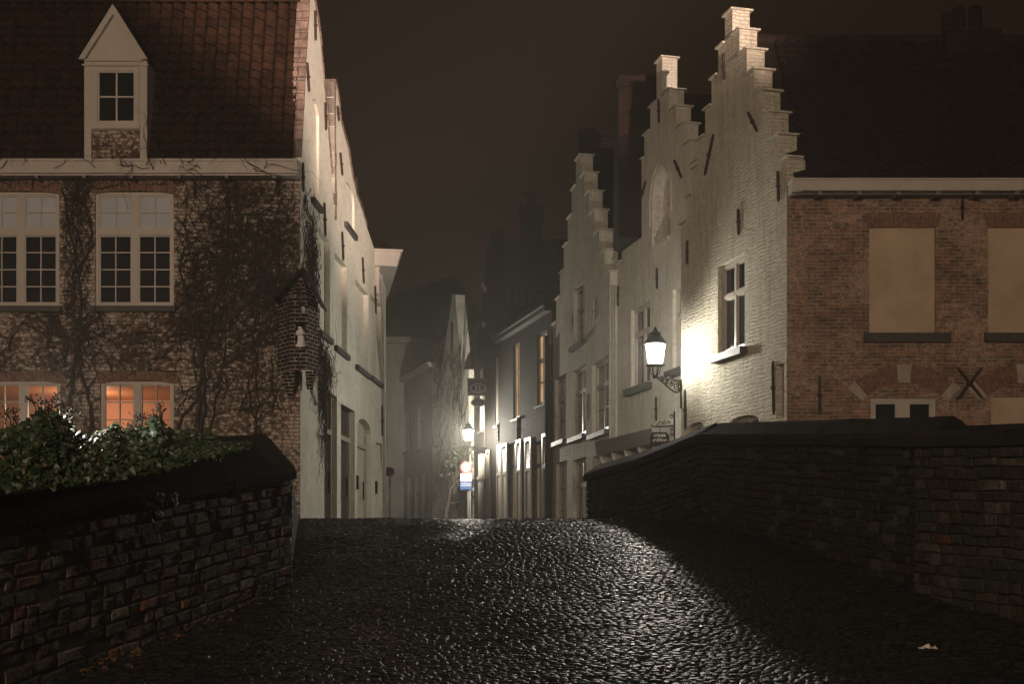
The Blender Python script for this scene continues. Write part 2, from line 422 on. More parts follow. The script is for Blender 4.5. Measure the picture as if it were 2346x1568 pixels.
# ------------------------------------------------------------------ the ground: quay, humped bridge, street beyond
KN = [(-400, -1.2, 0), (6, -1.2, .05), (11, -.66, .155), (17, .13, .085), (19.6, .236, 0), (26, -.3, -.05), (30, -.42, 0), (900, -.42, 0)]
def prof(Y):
    """height of the road surface, eye level = 0"""
    for (a, za, sa), (b, zb, sb) in zip(KN, KN[1:]):
        if Y <= b:
            h = b - a; t = (Y - a) / h
            return (2 * t**3 - 3 * t**2 + 1) * za + (t**3 - 2 * t**2 + t) * h * sa + (-2 * t**3 + 3 * t**2) * zb + (t**3 - t**2) * h * sb
    return KN[-1][1]
k = max(prof(y / 20) / (y / 20) for y in range(300, 420)) - 36 / FL
KN[3] = (17, KN[3][1] - k * 17.5, .085); KN[4] = (19.6, KN[4][1] - k * 19, 0)
def gnd(x, y):
    Y = 4.0
    while Y < 60:
        if -(y - HY) / FL * Y <= prof(Y): break
        Y += .02
    return Vector(((x - CX) / FL * Y, Y, EH + prof(Y)))
def plane_pts(p, q):
    F = Plane.__new__(Plane); F.o = Vector((p.x, p.y, 0)); d = Vector((q.x - p.x, q.y - p.y, 0)); F.d = d.normalized()
    F.s = F.d.x / F.d.y; F.X0, F.Y0 = p.x, p.y; n = Vector((F.d.y, -F.d.x, 0))
    if n.dot(-F.o) < 0: n = -n
    F.n = n; return F
def terrain(X, Y):
    base = EH + prof(Y)
    t = min(1, max(0, (Y - 8) / 8)); side = t * .78
    w = min(1, max(0, (abs(X + .05 * (Y - 14)) - 6.5) / 3))
    return base * (1 - w) + side * w
xs = [-600, -250, -100, -50, -25, -15, -10] + list(np.arange(-8, 8.1, .8)) + [10, 15, 25, 50, 100, 250, 600]
ys = [-300, -100, -40, -15, -5, 0, 3] + list(np.arange(5, 31, .4)) + [34, 40, 50, 70, 100, 200, 400, 700]
mb = MB(); mb.add([(x, y, terrain(x, y) - .028) for y in ys for x in xs], [(j * len(xs) + i, j * len(xs) + i + 1, (j + 1) * len(xs) + i + 1, (j + 1) * len(xs) + i) for j in range(len(ys) - 1) for i in range(len(xs) - 1)])
tag(mb.build('ground', M['paving'], smooth=True), kind='structure')

# left and right boundaries of the bridge, from the photograph
LA, LB = gnd(165, 1539), gnd(667, 1338)
LC = Vector((at(688, HY, 18.6).x, 18.6, 0))
RB, RC = gnd(2301, 1401), gnd(2124, 1358)
R3 = Vector((at(1600, HY, 17.3).x, 17.3, 0)); R4 = Vector((at(1343, HY, 21.2).x, 21.2, 0))
def line_x(p, q, Y): return p.x + (q.x - p.x) * (Y - p.y) / (q.y - p.y)
def left_x(Y): return line_x(LA, LB, Y) if Y < LB.y else line_x(LB, LC, Y)
def right_x(Y): return line_x(RB, RC, Y) if Y < RC.y else (line_x(RC, R3, Y) if Y < R3.y else line_x(R3, R4, Y))
# individually domed, slightly tipped granite setts laid in courses
V = []; Fs = []; C = []
gx = np.array([-1, -.62, .62, 1.0]); Y = 6.2; n0 = 0
quad = [(j * 4 + i, j * 4 + i + 1, (j + 1) * 4 + i + 1, (j + 1) * 4 + i) for j in range(3) for i in range(3)]
row = 0
while Y < 21.2:
    dy = .062 + rng.uniform(-.010, .010); X = max(-6.5, left_x(Y) - .2) - rng.uniform(0, .1); Xe = min(6.6, right_x(Y) + .25)
    while X < Xe:
        w = rng.uniform(.055, .11); z = EH + prof(Y + dy / 2) + rng.normal(0, .0035)
        z += .009 * math.sin(X * 2.1 + Y * 1.3) + .007 * math.sin(X * 3.7 - Y * 2.2) + .004 * math.sin(X * .8 + Y * 3.1)
        slope = (prof(Y + dy) - prof(Y)) / dy
        tx, ty = rng.normal(0, .032), slope + rng.normal(0, .038)
        sx = w / 2 - .003; sy = dy / 2 - .002; cx = X + w / 2; cy = Y + dy / 2 + .02 * math.sin(X * .9 + row * .05)
        sk = rng.normal(0, .08)
        GX, GY = np.meshgrid(gx * sx, gx * sy)
        GX = GX + rng.normal(0, .0035, GX.shape); GY = GY + rng.normal(0, .003, GY.shape) + sk * GX
        ring = np.ones((4, 4)); ring[1:3, 1:3] = 0
        GZ = z + tx * GX + ty * GY - ring * rng.uniform(.007, .014) + rng.normal(0, .0016, GX.shape)
        V.append(np.stack([cx + GX, cy + GY, GZ], -1).reshape(16, 3))
        g = rng.uniform(.006, .018); C += [(g * 1.06, g, g * .92, 1)] * 16
        Fs += [tuple(i + n0 for i in f) for f in quad]; n0 += 16
        X += w
    Y += dy; row += 1
mb = MB(); mb.v = np.concatenate(V).tolist(); mb.f = Fs; mb.c = C
tag(mb.build('road', M['setts'], smooth=True), kind='structure')

# ------------------------------------------------------------------ parapets of hand-laid brick
def rough_bricks(F, u0, u1, zb, zt, bw=.25, bh=.10, o=0.0, palette=None, keep=1.0):
    """separate worn bricks with uneven faces, courses following the slope of the wall"""
    mb = MB(); v = 0.0; r = 0
    H = max(zt(u0) - zb(u0), zt(u1) - zb(u1))
    while v < H:
        h = bh * random.uniform(.86, 1.14); u = u0 - random.uniform(0, bw)
        while u < u1:
            w = bw * random.choice([.48, .55, 1, 1, 1.1]); a, b = max(u, u0), min(u + w, u1)
            if b - a > .03 and random.random() < keep:
                g = .006 + random.random() * .006; dz = random.uniform(-.006, .006); out = o + random.uniform(-.013, .009)
                if random.random() < .05: out -= .05
                q = []
                for (du, dv, do) in ((g, g, -.06), (w - g, g, -.06), (w - g, g, 0), (g, g, 0), (g, h - g, -.06), (w - g, h - g, -.06), (w - g, h - g, 0), (g, h - g, 0)):
                    uu = min(max(u + du, u0), u1) + random.uniform(-.006, .006)
                    q.append(F.P(uu, min(zb(uu) + v + dv + dz + random.uniform(-.006, .006), zt(uu) - .002), out + do + random.uniform(-.006, .006)))
                c = random.choice(palette); k = random.uniform(.55, 1.25); c = (c[0] * k, c[1] * k, c[2] * k, 1)
                b0, b1, f1, f0, t0, t1, g1, g0 = q; ctr = (f0 + f1 + g0 + g1) / 4; rr_ = random.uniform(.62, .8); bow = F.n * random.uniform(.003, .009)
                ins = [ctr + (p - ctr) * rr_ + bow + F.n * random.uniform(-.006, .006) for p in (f0, f1, g1, g0)]
                mb.add([b0, b1, t1, t0, f0, f1, g1, g0] + ins, [(4, 5, 9, 8), (5, 6, 10, 9), (6, 7, 11, 10), (7, 4, 8, 11), (8, 9, 10, 11), (0, 1, 5, 4), (1, 2, 6, 5), (2, 3, 7, 6), (3, 0, 4, 7)], c)
            u += w
        v += h; r += 1
    return mb
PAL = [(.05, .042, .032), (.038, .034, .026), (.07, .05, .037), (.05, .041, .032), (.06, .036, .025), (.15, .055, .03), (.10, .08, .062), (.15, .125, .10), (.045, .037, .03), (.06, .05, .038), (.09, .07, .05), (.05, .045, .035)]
def capstone(mb, path, hs, front=.06, depth=.62):
    """saddle-backed coping following a line of (point, z) with a joint between stones"""
    pass
def parapet(name, label, pts, bot, top, caph, F, bricks, thick=.5):
    pass
LP = plane_pts(LA, LB); uB = (LB - LA).length; uB = math.hypot(LB.x - LA.x, LB.y - LA.y); u0 = -5.2
zc0, zc1 = LP.uz(165, 1184)[1], LP.uz(640, 1104)[1]; uc0, uc1 = LP.u(165), LP.u(640)
Lzt = lambda u: zc0 + (zc1 - zc0) * (u - uc0) / (uc1 - uc0)            # underside of the coping
Lzb = lambda u: Lzt(u) - 1.36
lp = thing('bridge_parapet', 'mossy brick parapet on the left of the bridge with ivy over its coping', 'wall', (LB.x, LB.y, 0))
core = MB(); q = LP.P
core.hexa([q(u0, -.6, -.55), q(uB, -.4, -.55), q(uB, -.4, -.012), q(u0, -.6, -.012), q(u0, Lzt(u0), -.55), q(uB, Lzt(uB), -.55), q(uB, Lzt(uB), -.012), q(u0, Lzt(u0), -.012)])
core.build('wall_core', M['mortar'], lp)
rough_bricks(LP, u0, uB, Lzb, Lzt, palette=PAL).build('brick_face', M['wallbrick'], lp)
endF = plane_pts(LB, LC)
rough_bricks(endF, .012, .54, lambda u: Lzb(uB), lambda u: Lzt(uB), palette=PAL, bw=.2).build('brick_face', M['wallbrick'], lp)
def saddle(mb, F, ua, ub, zt, h, n=8, front=.05, back=-.62, wob=.006, peak=-.3):
    secs = []
    for i in range(n + 1):
        u = ua + (ub - ua) * i / n; z = zt(u); r = lambda: random.uniform(-wob, wob)
        secs.append([F.P(u, z + .003 + r(), -.5), F.P(u, z + .003 + r(), front), F.P(u, z + .075 + r(), front + r()), F.P(u, z + .13 + r(), front - .03),
                     F.P(u, z + h * .86 + r(), peak + .07), F.P(u, z + h + r(), peak), F.P(u, z + h * .86, peak - .09), F.P(u, z + .1, back), F.P(u, z + .003, back)])
    m = len(secs[0]); vs = [p for s in secs for p in s]
    fs = [(i * m + k, (i + 1) * m + k, (i + 1) * m + (k + 1) % m, i * m + (k + 1) % m) for i in range(n) for k in range(m)]
    fs += [tuple(range(m)), tuple(range(n * m + m - 1, n * m - 1, -1))]
    mb.add(vs, fs)
edges = [u0, -2.2, -.55, 1.05, 2.3, uB + .03]
for a, b in zip(edges, edges[1:]):
    cp = MB(); saddle(cp, LP, a + .006, b - .006, Lzt, .46); cp.build('coping_stone', M['coping'], lp)
# low continuation of the same wall up to the crest
lw = MB(); e = endF.P; L2 = math.hypot(LC.x - LB.x, LC.y - LB.y)
secs = []
for i in range(9):
    t = i / 8; u = .56 + (L2 - .56) * t; Y = LB.y + (LC.y - LB.y) * u / L2; g = EH + prof(Y)
    h = 1.05 * (1 - t) ** 1.3 + .03
    secs.append([e(u, g - .4, 0), e(u, g + h, -.02), e(u, g + h + .03, -.08), e(u, g + h, -.3), e(u, g - .4, -.32)])
lw.add([p for s in secs for p in s], [(i * 5 + k, (i + 1) * 5 + k, (i + 1) * 5 + (k + 1) % 5, i * 5 + (k + 1) % 5) for i in range(8) for k in range(5)] + [(0, 1, 2, 3, 4), (44, 43, 42, 41, 40)])
lw.build('sloping_kerb_wall', M['coping'], lp)

rp = thing('bridge_parapet', 'shade-darkened brick parapet on the right of the bridge, sweeping down past the crest', 'wall', (RC.x, RC.y, 0))
zP = lambda p, y: EH + (HY - y) / FL * p.y
tops = [(RC, zP(RC, 1024)), (R3, zP(R3, 1018)), (R3.lerp(R4, .5), zP(R3.lerp(R4, .5), 1072)), (R4, zP(R4, 1103))]
for (p, zp), (r, zr) in zip(tops, tops[1:]):
    F = plane_pts(p, r); L = math.hypot(r.x - p.x, r.y - p.y); zt = lambda u, zp=zp, zr=zr, L=L: zp + (zr - zp) * u / L
    c = MB(); q = F.P
    c.hexa([q(0, -.6, -.5), q(L, -.6, -.5), q(L, -.6, -.035), q(0, -.6, -.035), q(0, zt(0), -.5), q(L, zt(L), -.5), q(L, zt(L), -.035), q(0, zt(0), -.035)])
    c.build('wall_core', M['mortar'], rp)
    rough_bricks(F, 0, L, lambda u, zt=zt: zt(u) - 1.95, zt, palette=[tuple(x * .16 for x in c_) for c_ in PAL]).build('brick_face', M['wallbrick'], rp)  # palette darkened: the wall's shade is put into the brick colour
    n = max(1, int(L / 1.7))
    for i in range(n): cc = MB(); saddle(cc, F, L * i / n - .03, L * (i + 1) / n + (.0 if i < n - 1 else .03), zt, .30, 4, front=.05, peak=-.26, back=-.56); cc.build('coping_stone', M['coping'], rp)
# thicker pier of the parapet nearest the camera
d = (RB - RC); d.z = 0; d.normalize(); R1 = RC + d * 4.2
F = plane_pts(RC, R1); pz = lambda u: zP(RC, 1027) - u * .05
L = 4.2
c = MB(); q = F.P
c.hexa([q(0, -.8, -.5), q(L, -.8, -.5), q(L, -.8, .13), q(0, -.8, .13), q(0, pz(0), -.5), q(L, pz(L), -.5), q(L, pz(L), .13), q(0, pz(0), .13)])
c.build('wall_core', M['mortar'], rp)
rough_bricks(F, 0, L, lambda u: pz(u) - 1.9, pz, palette=[tuple(x * .42 for x in c_) for c_ in PAL], o=.165, bw=.26, bh=.1).build('brick_face', M['wallbrick'], rp)  # lighter palette than the wall: lamplight on the pier put into its colour
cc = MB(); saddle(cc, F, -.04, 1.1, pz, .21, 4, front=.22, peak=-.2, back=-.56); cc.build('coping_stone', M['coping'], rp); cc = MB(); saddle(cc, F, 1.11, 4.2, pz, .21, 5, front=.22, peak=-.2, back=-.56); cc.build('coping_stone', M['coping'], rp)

# ------------------------------------------------------------------ left house: brick front, white gables along the lane
FR = Plane(688, 22.4, None); WL = Plane(688, 22.4, 1296)
lh = thing('corner_house', 'left brick corner house with dormer, creeper-grown front and white curved gables along the lane', 'house', (FR.X0, 22.4, 0))
def ropen(F, xl, xr, yt, yb, xr_t=None):
    return F.u(xl), F.u(xr), F.z(xl, yb), F.z(xl, yt)
wins = [(-44, 136, 437, 703), (218, 398, 437, 703)]; lows = [(-36, 138, 872, 1090), (230, 398, 872, 1090)]
holes = []; wr = []
for (a, b, t, bo) in wins + lows:
    u0_, u1_, z0_, z1_ = ropen(FR, a, b, t, bo); wr.append((u0_, u1_, z0_, z1_))
    holes.append(archtop(u0_, u1_, z0_, z1_ - .07, .07, 10))
wl = MB(); wall(wl, FR, rect(-12, 0, -.8, FR.z(0, 392)), holes, .3, back=False)
wl.build('wall', M['brick_left'], lh)
for i, (u0_, u1_, z0_, z1_) in enumerate(wr):
    if i < 2: window(lh, FR, u0_ + .004, u1_ - .004, z0_, z1_ - .02, rec=.1, fw=.055, mull=.12, nx=2, transom=.655, ntop=2, nbot=4, mt=.022, blind=True, sill=.09, sillx=.05, sillh=.1)
    else: window(lh, FR, u0_ + .004, u1_ - .004, z0_, z1_ - .02, rec=.1, fw=.05, mull=.11, nx=2, transom=None, nbot=5, mt=.018, pane='glass', sill=.05)
# brick lintels of upright bricks over the windows, their joints modelled
for (u0_, u1_, z0_, z1_) in wr:
    ab = MB(); n = int((u1_ - u0_ + .1) / .075)
    for kx in range(n):
        t0 = u0_ - .05 + (u1_ - u0_ + .1) * kx / n; t1 = t0 + .066; mid = ((t0 + t1) / 2 - (u0_ + u1_) / 2) / ((u1_ - u0_) / 2); ar = .07 * max(0, 1 - mid * mid)
        fbox(ab, FR, t0, t1, z1_ - .07 + ar + .01, z1_ + .17 + random.uniform(-.01, .01), -.05, .006 + random.uniform(0, .006))
    ab.build('lintel', M['arch_brick'], lh)
# the room behind the ground-floor windows
zc = EH + (HY - 873) / FL * 22.6
room = MB(); xl, xr = at(-420, HY, 22.7).x, at(470, HY, 22.7).x
for q4 in ([(xl, 25.86, -.4), (xr, 25.86, -.4), (xr, 25.86, zc), (xl, 25.86, zc)], [(xl, 22.75, -.4), (xl, 25.86, -.4), (xl, 25.86, zc), (xl, 22.75, zc)], [(xr, 22.75, -.4), (xr, 25.86, -.4), (xr, 25.86, zc), (xr, 22.75, zc)], [(xl, 22.75, -.4), (xr, 22.75, -.4), (xr, 25.86, -.4), (xl, 25.86, -.4)]):
    room.add(q4, [(0, 1, 2, 3)])
room.build('room_walls', M['room'], lh)
cl = MB(); cl.add([(xl, 22.72, zc), (xr, 22.72, zc), (xr, 25.86, zc), (xl, 25.86, zc)], [(0, 1, 2, 3)]); cl.build('room_ceiling', M['ceiling'], lh)
# eaves gutter
g = Plane(680, 22.06, None); gb = MB()
zb_, zt_ = g.z(0, 396), g.z(0, 369)
fbox(gb, g, -12, 0, zb_, zt_, -.3, 0); fbox(gb, g, -12, .02, zt_, zt_ + .04, -.3, .03); fbox(gb, g, -12, -.01, zb_ - .03, zb_ - .002, -.3, -.05)
gb.build('gutter', M['paint'], lh)
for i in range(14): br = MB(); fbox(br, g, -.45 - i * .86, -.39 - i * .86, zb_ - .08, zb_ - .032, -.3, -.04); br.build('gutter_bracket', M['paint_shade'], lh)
# clay pantile roof, ridge tiles
O = Vector((-13, 22.18, EH + (HY - 368) / FL * 22.18)); T = Vector((-13, 23.12, EH + (HY - 6) / FL * 23.12))
tx = at(671, HY, 22.18).x
tiles(O, Vector((tx + 13, 0, 0)), T - O, .215, .185, .042).build('roof', M['tile'], lh)
rt = MB(); x = tx - .02; i = 0
while x > -12.8:
    seg = []; n = 7
    for e_ in (0, 1):
        for k in range(n):
            t = math.pi * (k / (n - 1)); r_ = .125 + (.02 if e_ else 0)
            seg.append((x - .36 * e_, 23.15 + r_ * math.cos(t), T.z - .02 + r_ * .8 * math.sin(t)))
    rt.add(seg, [(k, k + 1, n + k + 1, n + k) for k in range(n - 1)] + [tuple(range(n)), tuple(range(2 * n - 1, n - 1, -1))]); x -= .335
rt.build('ridge', M['tile'], lh, smooth=False)
# white wall along the lane with its two sweeping gables
W = WL.uz
def wz(x, y): return W(x, y)
out = [(0, -.8), (wz(884, 600)[0], -.8), wz(884, 660), wz(858, 572)]
sil = [(840, 519), (830, 483), (818, 448), (806.6, 402), (797, 339), (781, 280), (774, 215), (769, 187), (765.5, 186), (766, 260), (767, 380), (768, 500), (767, 505)]
sil2 = [(759, 400), (751, 290), (742, 195), (738, 140), (731, 70), (724, 22), (719, -4), (714, -16), (708.5, -8), (706, 10), (696, 180), (688.2, 354)]
out += [wz(*p) for p in sil] + [wz(*p) for p in sil2] + [(0, wz(688.2, 358)[1])]
def lane_open(xl, xr, yt, yb, arch=None):
    u0_, u1_ = WL.u(xl), WL.u(xr); z1_ = WL.z(xl, yt); z0_ = WL.z(xl, yb)
    return archtop(u0_, u1_, z0_, z1_ - arch, arch, 8) if arch else rect(u0_, u1_, z0_, z1_)
up = [(730, 756, 523, 757), (766, 795, 577, 792), (814, 844, 640, 836), (848, 873, 671, 861)]
dn = [(743, 772, 893, 1225), (781, 813, 925, 1225), (818, 850, 952, 1225), (862, 875, 1012, 1225)]
ho = [lane_open(*p) for p in up] + [lane_open(*dn[0]), lane_open(*dn[1]), lane_open(*dn[2], arch=.28), lane_open(*dn[3])]
ho += [lane_open(713, 731, 214, 452, arch=.3), lane_open(789, 812, 405, 508, arch=.25)]
ww = MB(); wall(ww, WL, out, ho, .17); ww.build('white_wall', M['render'], lh)
bk = MB()      # plaster backs of the blind recesses, doors get their own
for hole in ho[-2:]:
    cu = sum(p[0] for p in hole) / len(hole); cz = sum(p[1] for p in hole) / len(hole); fpoly(bk, WL, [(cu + (a - cu) * .995, cz + (b_ - cz) * .998) for a, b_ in hole], -.165, -.05); bk.build('blind_recess', M['render'], lh); bk = MB()
for p in up + [dn[3]]:
    u0_, u1_ = WL.u(p[0]), WL.u(p[1]); fbox(bk, WL, u0_ - .03, u1_ + .03, WL.z(p[0], p[3]) - .02, WL.z(p[0], p[2]) + .03, -.26, -.171); fbox(bk, WL, u0_ + .002, u1_ - .002, WL.z(p[0], p[3]) + .002, WL.z(p[0], p[2]) - .002, -.17, -.12); bk.build('blind_recess', M['render'], lh); bk = MB()
for p in up + [(713, 731, 214, 452), (789, 812, 405, 508)]:
    u0_, u1_ = WL.u(p[0]), WL.u(p[1]); s = MB(); z = WL.z(p[0], p[3]); fbox(s, WL, u0_ - .03, u1_ + .03, z - .11, z + .003, -.115, .08); s.build('sill', M['stone'], lh)
for i, p in enumerate(dn[:3]):
    u0_, u1_, z0_, z1_ = WL.u(p[0]), WL.u(p[1]), WL.z(p[0], p[3]), WL.z(p[0], p[2])
    dr = MB(); fbox(dr, WL, u0_ - .02, u1_ + .02, z0_, z1_ + .02, -.22, -.172); dd = dr.build('door', M['door_dark' if i < 2 else 'door'], lh)
    fr = MB(); fbox(fr, WL, u0_ + .003, u0_ + .08, z0_, z1_ - (.3 if i == 2 else .003), -.172, -.11); fbox(fr, WL, u1_ - .08, u1_ - .003, z0_, z1_ - (.3 if i == 2 else .003), -.172, -.11); fbox(fr, WL, u0_ + .081, u1_ - .081, z0_ + 2.1, z0_ + 2.2, -.172, -.1)
    fr.build('frame', M['paint'], dd)
    kn = MB(); uu = u0_ + (u1_ - u0_) * .82; kn.tube([WL.P(uu, z0_ + .85, -.13), WL.P(uu, z0_ + 1.3, -.13)], .018, 6); kn.build('handle', M['iron'], dd)
for (xx, yy) in ((817, 1105), (860, 1117)):
    u_, z_ = WL.uz(xx, yy); lb = MB(); fbox(lb, WL, u_ - .06, u_ + .06, z_ - .17, z_ + .15, .002, .05); lb.build('letter_box', M['iron'], lh)
# brick-on-edge copings of the gables
cb = MB()
def coping_run(pts, w=.2, th=.05):
    for (a, b) in zip(pts, pts[1:]):
        (ua, za), (ub, zb) = wz(*a), wz(*b)
        d = Vector((ub - ua, zb - za)); n_ = Vector((d.y, -d.x)).normalized()
        if n_.y < 0: n_ = -n_
        o_ = n_ * th; q = WL.P
        L = d.length; m = max(1, int(L / .27))
        for j in range(m):
            s0, s1 = j / m, (j + .96) / m
            e0 = (ua + d.x * s0, za + d.y * s0); e1 = (ua + d.x * s1, za + d.y * s1); k_ = random.uniform(-.008, .008)
            cb.hexa([q(*e0, -w), q(*e1, -w), q(*e1, .03 + k_), q(*e0, .03 + k_), q(e0[0] + o_.x, e0[1] + o_.y, -w), q(e1[0] + o_.x, e1[1] + o_.y, -w), q(e1[0] + o_.x, e1[1] + o_.y, .03 + k_), q(e0[0] + o_.x, e0[1] + o_.y, .03 + k_)])
coping_run([(688, 360)] + sil2[::-1][1:]); cb.build('coping', M['coping_brick'], lh); cb = MB(); coping_run(sil)
cb.build('coping', M['coping_brick'], lh)
# body of the roofs behind the gables
def body(pts, o0, o1, m, nm, dz=-.22):
    b_ = MB(); fpoly(b_, WL, [(max(.08, wz(*p)[0]), wz(*p)[1] + (dz if p[1] < 1300 else 0)) for p in pts], o0, o1); b_.build(nm, M[m], lh)
body([(690, 395), (771, 507), (742, 195), (719, -4), (712, 40)], -9, -.2, 'tile_dark', 'rear_roof')
body([(767, 540), (857, 600), (857, 569), (818, 448), (797, 339), (770, 187)], -9, -.2, 'tile_dark', 'rear_roof')
bx = MB(); fpoly(bx, WL, [(3.5, -.8), (9.4, -.8), (9.4, wz(857, 600)[1]), (.5, wz(857, 600)[1] - .3), (3.5, wz(857, 600)[1] - .4)], -9, -.3); bx.build('rear_wall', M['grey_wall'], lh)
for a in ((719, 23, 720, 92), (700.5, 142, 705, 210), (742.5, 234, 744, 298), (690.5, 372, 692, 440), (740, 464, 742.5, 542), (770.5, 242, 774, 277), (777, 349, 782, 402), (813, 405, 817, 448), (781, 530, 784, 597), (828, 589, 831, 650), (857, 655, 859, 720), (742, 828, 744, 920), (873, 930, 873.5, 1000)):
    anchor(lh, WL, *a, w=.05)
for a in ((176, 398, 178, 465), (446, 400, 447, 457), (637, 400, 638, 453)): anchor(lh, FR, *a, w=.06)
# dormer
dm = put(bpy.data.objects.new('dormer', None)); dm.parent = lh; dm.location = (0, 0, 0)
DF = Plane(262, 22.085, None); dx = lambda x: DF.u(x); dz = lambda y: DF.z(0, y)
o = MB(); wall(o, DF, rect(dx(193), dx(337), dz(372), dz(137)), [rect(dx(214), dx(319), dz(291), dz(152)), rect(dx(209), dx(321), dz(369), dz(298))], .12)
fbox(o, DF, dx(193), dx(193) + .08, dz(366), dz(137), -1.3, -.121); fbox(o, DF, dx(337) - .08, dx(337), dz(366), dz(137), -1.2, -.121)
fbox(o, DF, dx(189), dx(341), dz(151), dz(147), 0, .03)
o.build('casing', M['paint'], dm)
p = MB(); fbox(p, DF, dx(209) + .002, dx(321) - .002, dz(369), dz(298), -.1, -.045); p.build('brick_panel', M['brick_left'], dm)
w = window(dm, DF, dx(214) + .004, dx(319) - .004, dz(290), dz(153), rec=.06, fw=.07, mull=.03, halves=1, nx=2, transom=None, nbot=2, mt=.03, sill=.05, sillm='paint', sillh=.05, sillx=.02)
for c in list(w.children): c.parent = dm
t = MB(); fpoly(t, DF, [(dx(193), dz(137)), (dx(337), dz(137)), (dx(262), dz(30))], -.1, .0); t.build('gable_board', M['paint'], dm)
t = MB()
for s in (1, -1):
    e0 = (dx(262 + s * 79), dz(139)); a0 = (dx(262), dz(13)); i0 = (dx(262 + s * 66), dz(139)); a1 = (dx(262), dz(36))
    pts = [e0, a0, a1, i0] if s > 0 else [a0, e0, i0, a1]
    fpoly(t, DF, pts, .001, .09)
fbox(t, DF, dx(196), dx(328), dz(141), dz(136), .001, .04)
t.build('bargeboard', M['paint'], dm)
t = MB()
for s in (1, -1):
    a = DF.P(dx(262 + s * 80), dz(141), .07); b = DF.P(dx(262), dz(12), .07); cxx = Vector((0, 1.3, 0)); up_ = Vector((0, 0, .05))
    t.hexa([a, b, b + cxx, a + cxx, a + up_, b + up_, b + cxx + up_, a + cxx + up_])
t.build('roof', M['tile_dark'], dm)

# white wooden cornice where the lane begins to bend
cn = thing('cornice', 'white wooden box cornice jutting out at the bend of the lane, beyond the white gables', 'cornice', tuple(WL.P(WL.u(858), 0)))
P0 = WL.P(WL.u(859), 0, .0); dr_ = Vector((-.165, 1, 0)).normalized(); sd = Vector((1, .165, 0)).normalized()
zt_, zb_ = WL.z(858, 573), WL.z(858, 607)
def cpt(a, b, z): v_ = P0 + dr_ * a + sd * b; return (v_.x, v_.y, z)
c = MB(); c.hexa([cpt(0, -1.2, zb_), cpt(0, .56, zb_), cpt(6, .56, zb_), cpt(6, -1.2, zb_), cpt(0, -1.2, zt_), cpt(0, .66, zt_), cpt(6, .66, zt_), cpt(6, -1.2, zt_)])
c.hexa([cpt(-.03, -1.2, zt_ + .002), cpt(-.03, .7, zt_ + .002), cpt(6, .7, zt_ + .002), cpt(6, -1.2, zt_ + .002), cpt(-.03, -1.2, zt_ + .05), cpt(-.03, .72, zt_ + .05), cpt(6, .72, zt_ + .05), cpt(6, -1.2, zt_ + .05)])
c.build('moulding', M['paint'], cn)
c = MB(); c.hexa([cpt(.1, -1.2, zb_ - .7), cpt(.1, .1, zb_ - .7), cpt(6, .1, zb_ - .7), cpt(6, -1.2, zb_ - .7), cpt(.1, -1.2, zb_ - .003), cpt(.1, .12, zb_ - .003), cpt(6, .12, zb_ - .003), cpt(6, -1.2, zb_ - .003)])
c.build('frieze', M['paint'], cn)
c = MB(); c.hexa([cpt(0, -4, zt_ + .05), cpt(0, .5, zt_ + .052), cpt(6, .5, zt_ + .052), cpt(6, -4, zt_ + .05), cpt(1.2, -4, zt_ + 2), cpt(1.2, -1.4, zt_ + 1.6), cpt(6, -1.4, zt_ + 1.6), cpt(6, -4, zt_ + 2)]); c.build('roof', M['tile_dark'], cn)
pi = MB(); pi.tube([WL.P(WL.u(868), WL.z(868, 640), .08), WL.P(WL.u(871), WL.z(868, 700), .06), WL.P(WL.u(878), -.5, .06)], .035, 6); pi.build('downpipe', M['zinc'], lh)
# ------------------------------------------------------------------ first house on the right: red brick front and limewashed crow-stepped gable
BR = Plane(1803, 22.4, None); G1 = Plane(1803, 22.4, 450)
h1 = thing('stepped_gable_house', 'nearest right-hand house, red brick front with blind ochre windows and tall cream crow-stepped gable', 'house', (BR.X0, 22.4, 0))
holes = [rect(BR.u(1991), BR.u(2143), BR.z(0, 763), BR.z(0, 521)), rect(BR.u(2264), BR.u(2416), BR.z(0, 763), BR.z(0, 521)),
         rect(BR.u(1995), BR.u(2145), BR.z(0, 1080), BR.z(0, 913)), rect(BR.u(2271), BR.u(2420), BR.z(0, 1080), BR.z(0, 910))]
w = MB(); wall(w, BR, rect(0.002, 8.5, -.8, BR.z(0, 425)), holes, .35, back=False); w.build('brick_wall', M['brick_right'], h1)
for i in (0, 1, 3):
    a, b = holes[i][0], holes[i][2]; p = MB(); fbox(p, BR, a[0] - .02, b[0] + .02, a[1] - .02, b[1] + .02, -.12, -.045); p.build('blind_window', M['panel'], h1)
for x0, x1 in ((1978, 2175), (2255, 2440)):
    p = MB(); fbox(p, BR, BR.u(x0), BR.u(x1), BR.z(0, 785), BR.z(0, 764), -.04, .08); p.build('sill', M['stone'], h1)
window(h1, BR, holes[2][0][0] + .004, holes[2][1][0] - .004, holes[2][0][1], holes[2][2][1] - .004, rec=.1, fw=.07, mull=.2, nx=1, transom=None, sill=.05)
for x0, x1 in ((1986, 2150), (2260, 2424)):
    ab = MB(); n = 17
    for k in range(n):
        t0 = BR.u(x0 + (x1 - x0) * k / n); t1 = BR.u(x0 + (x1 - x0) * (k + .86) / n); sl = (k - n / 2) * .008
        zq0, zq1 = BR.z(0, 520), BR.z(0, 488) + random.uniform(-.008, .008); o0, o1 = -.05, .008 + random.uniform(0, .005); q = BR.P
        ab.hexa([q(t0, zq0, o0), q(t1, zq0, o0), q(t1, zq0, o1), q(t0, zq0, o1), q(t0 + sl, zq1, o0), q(t1 + sl, zq1, o0), q(t1 + sl, zq1, o1), q(t0 + sl, zq1, o1)])
    ab.build('lintel', M['arch_brick'], h1)
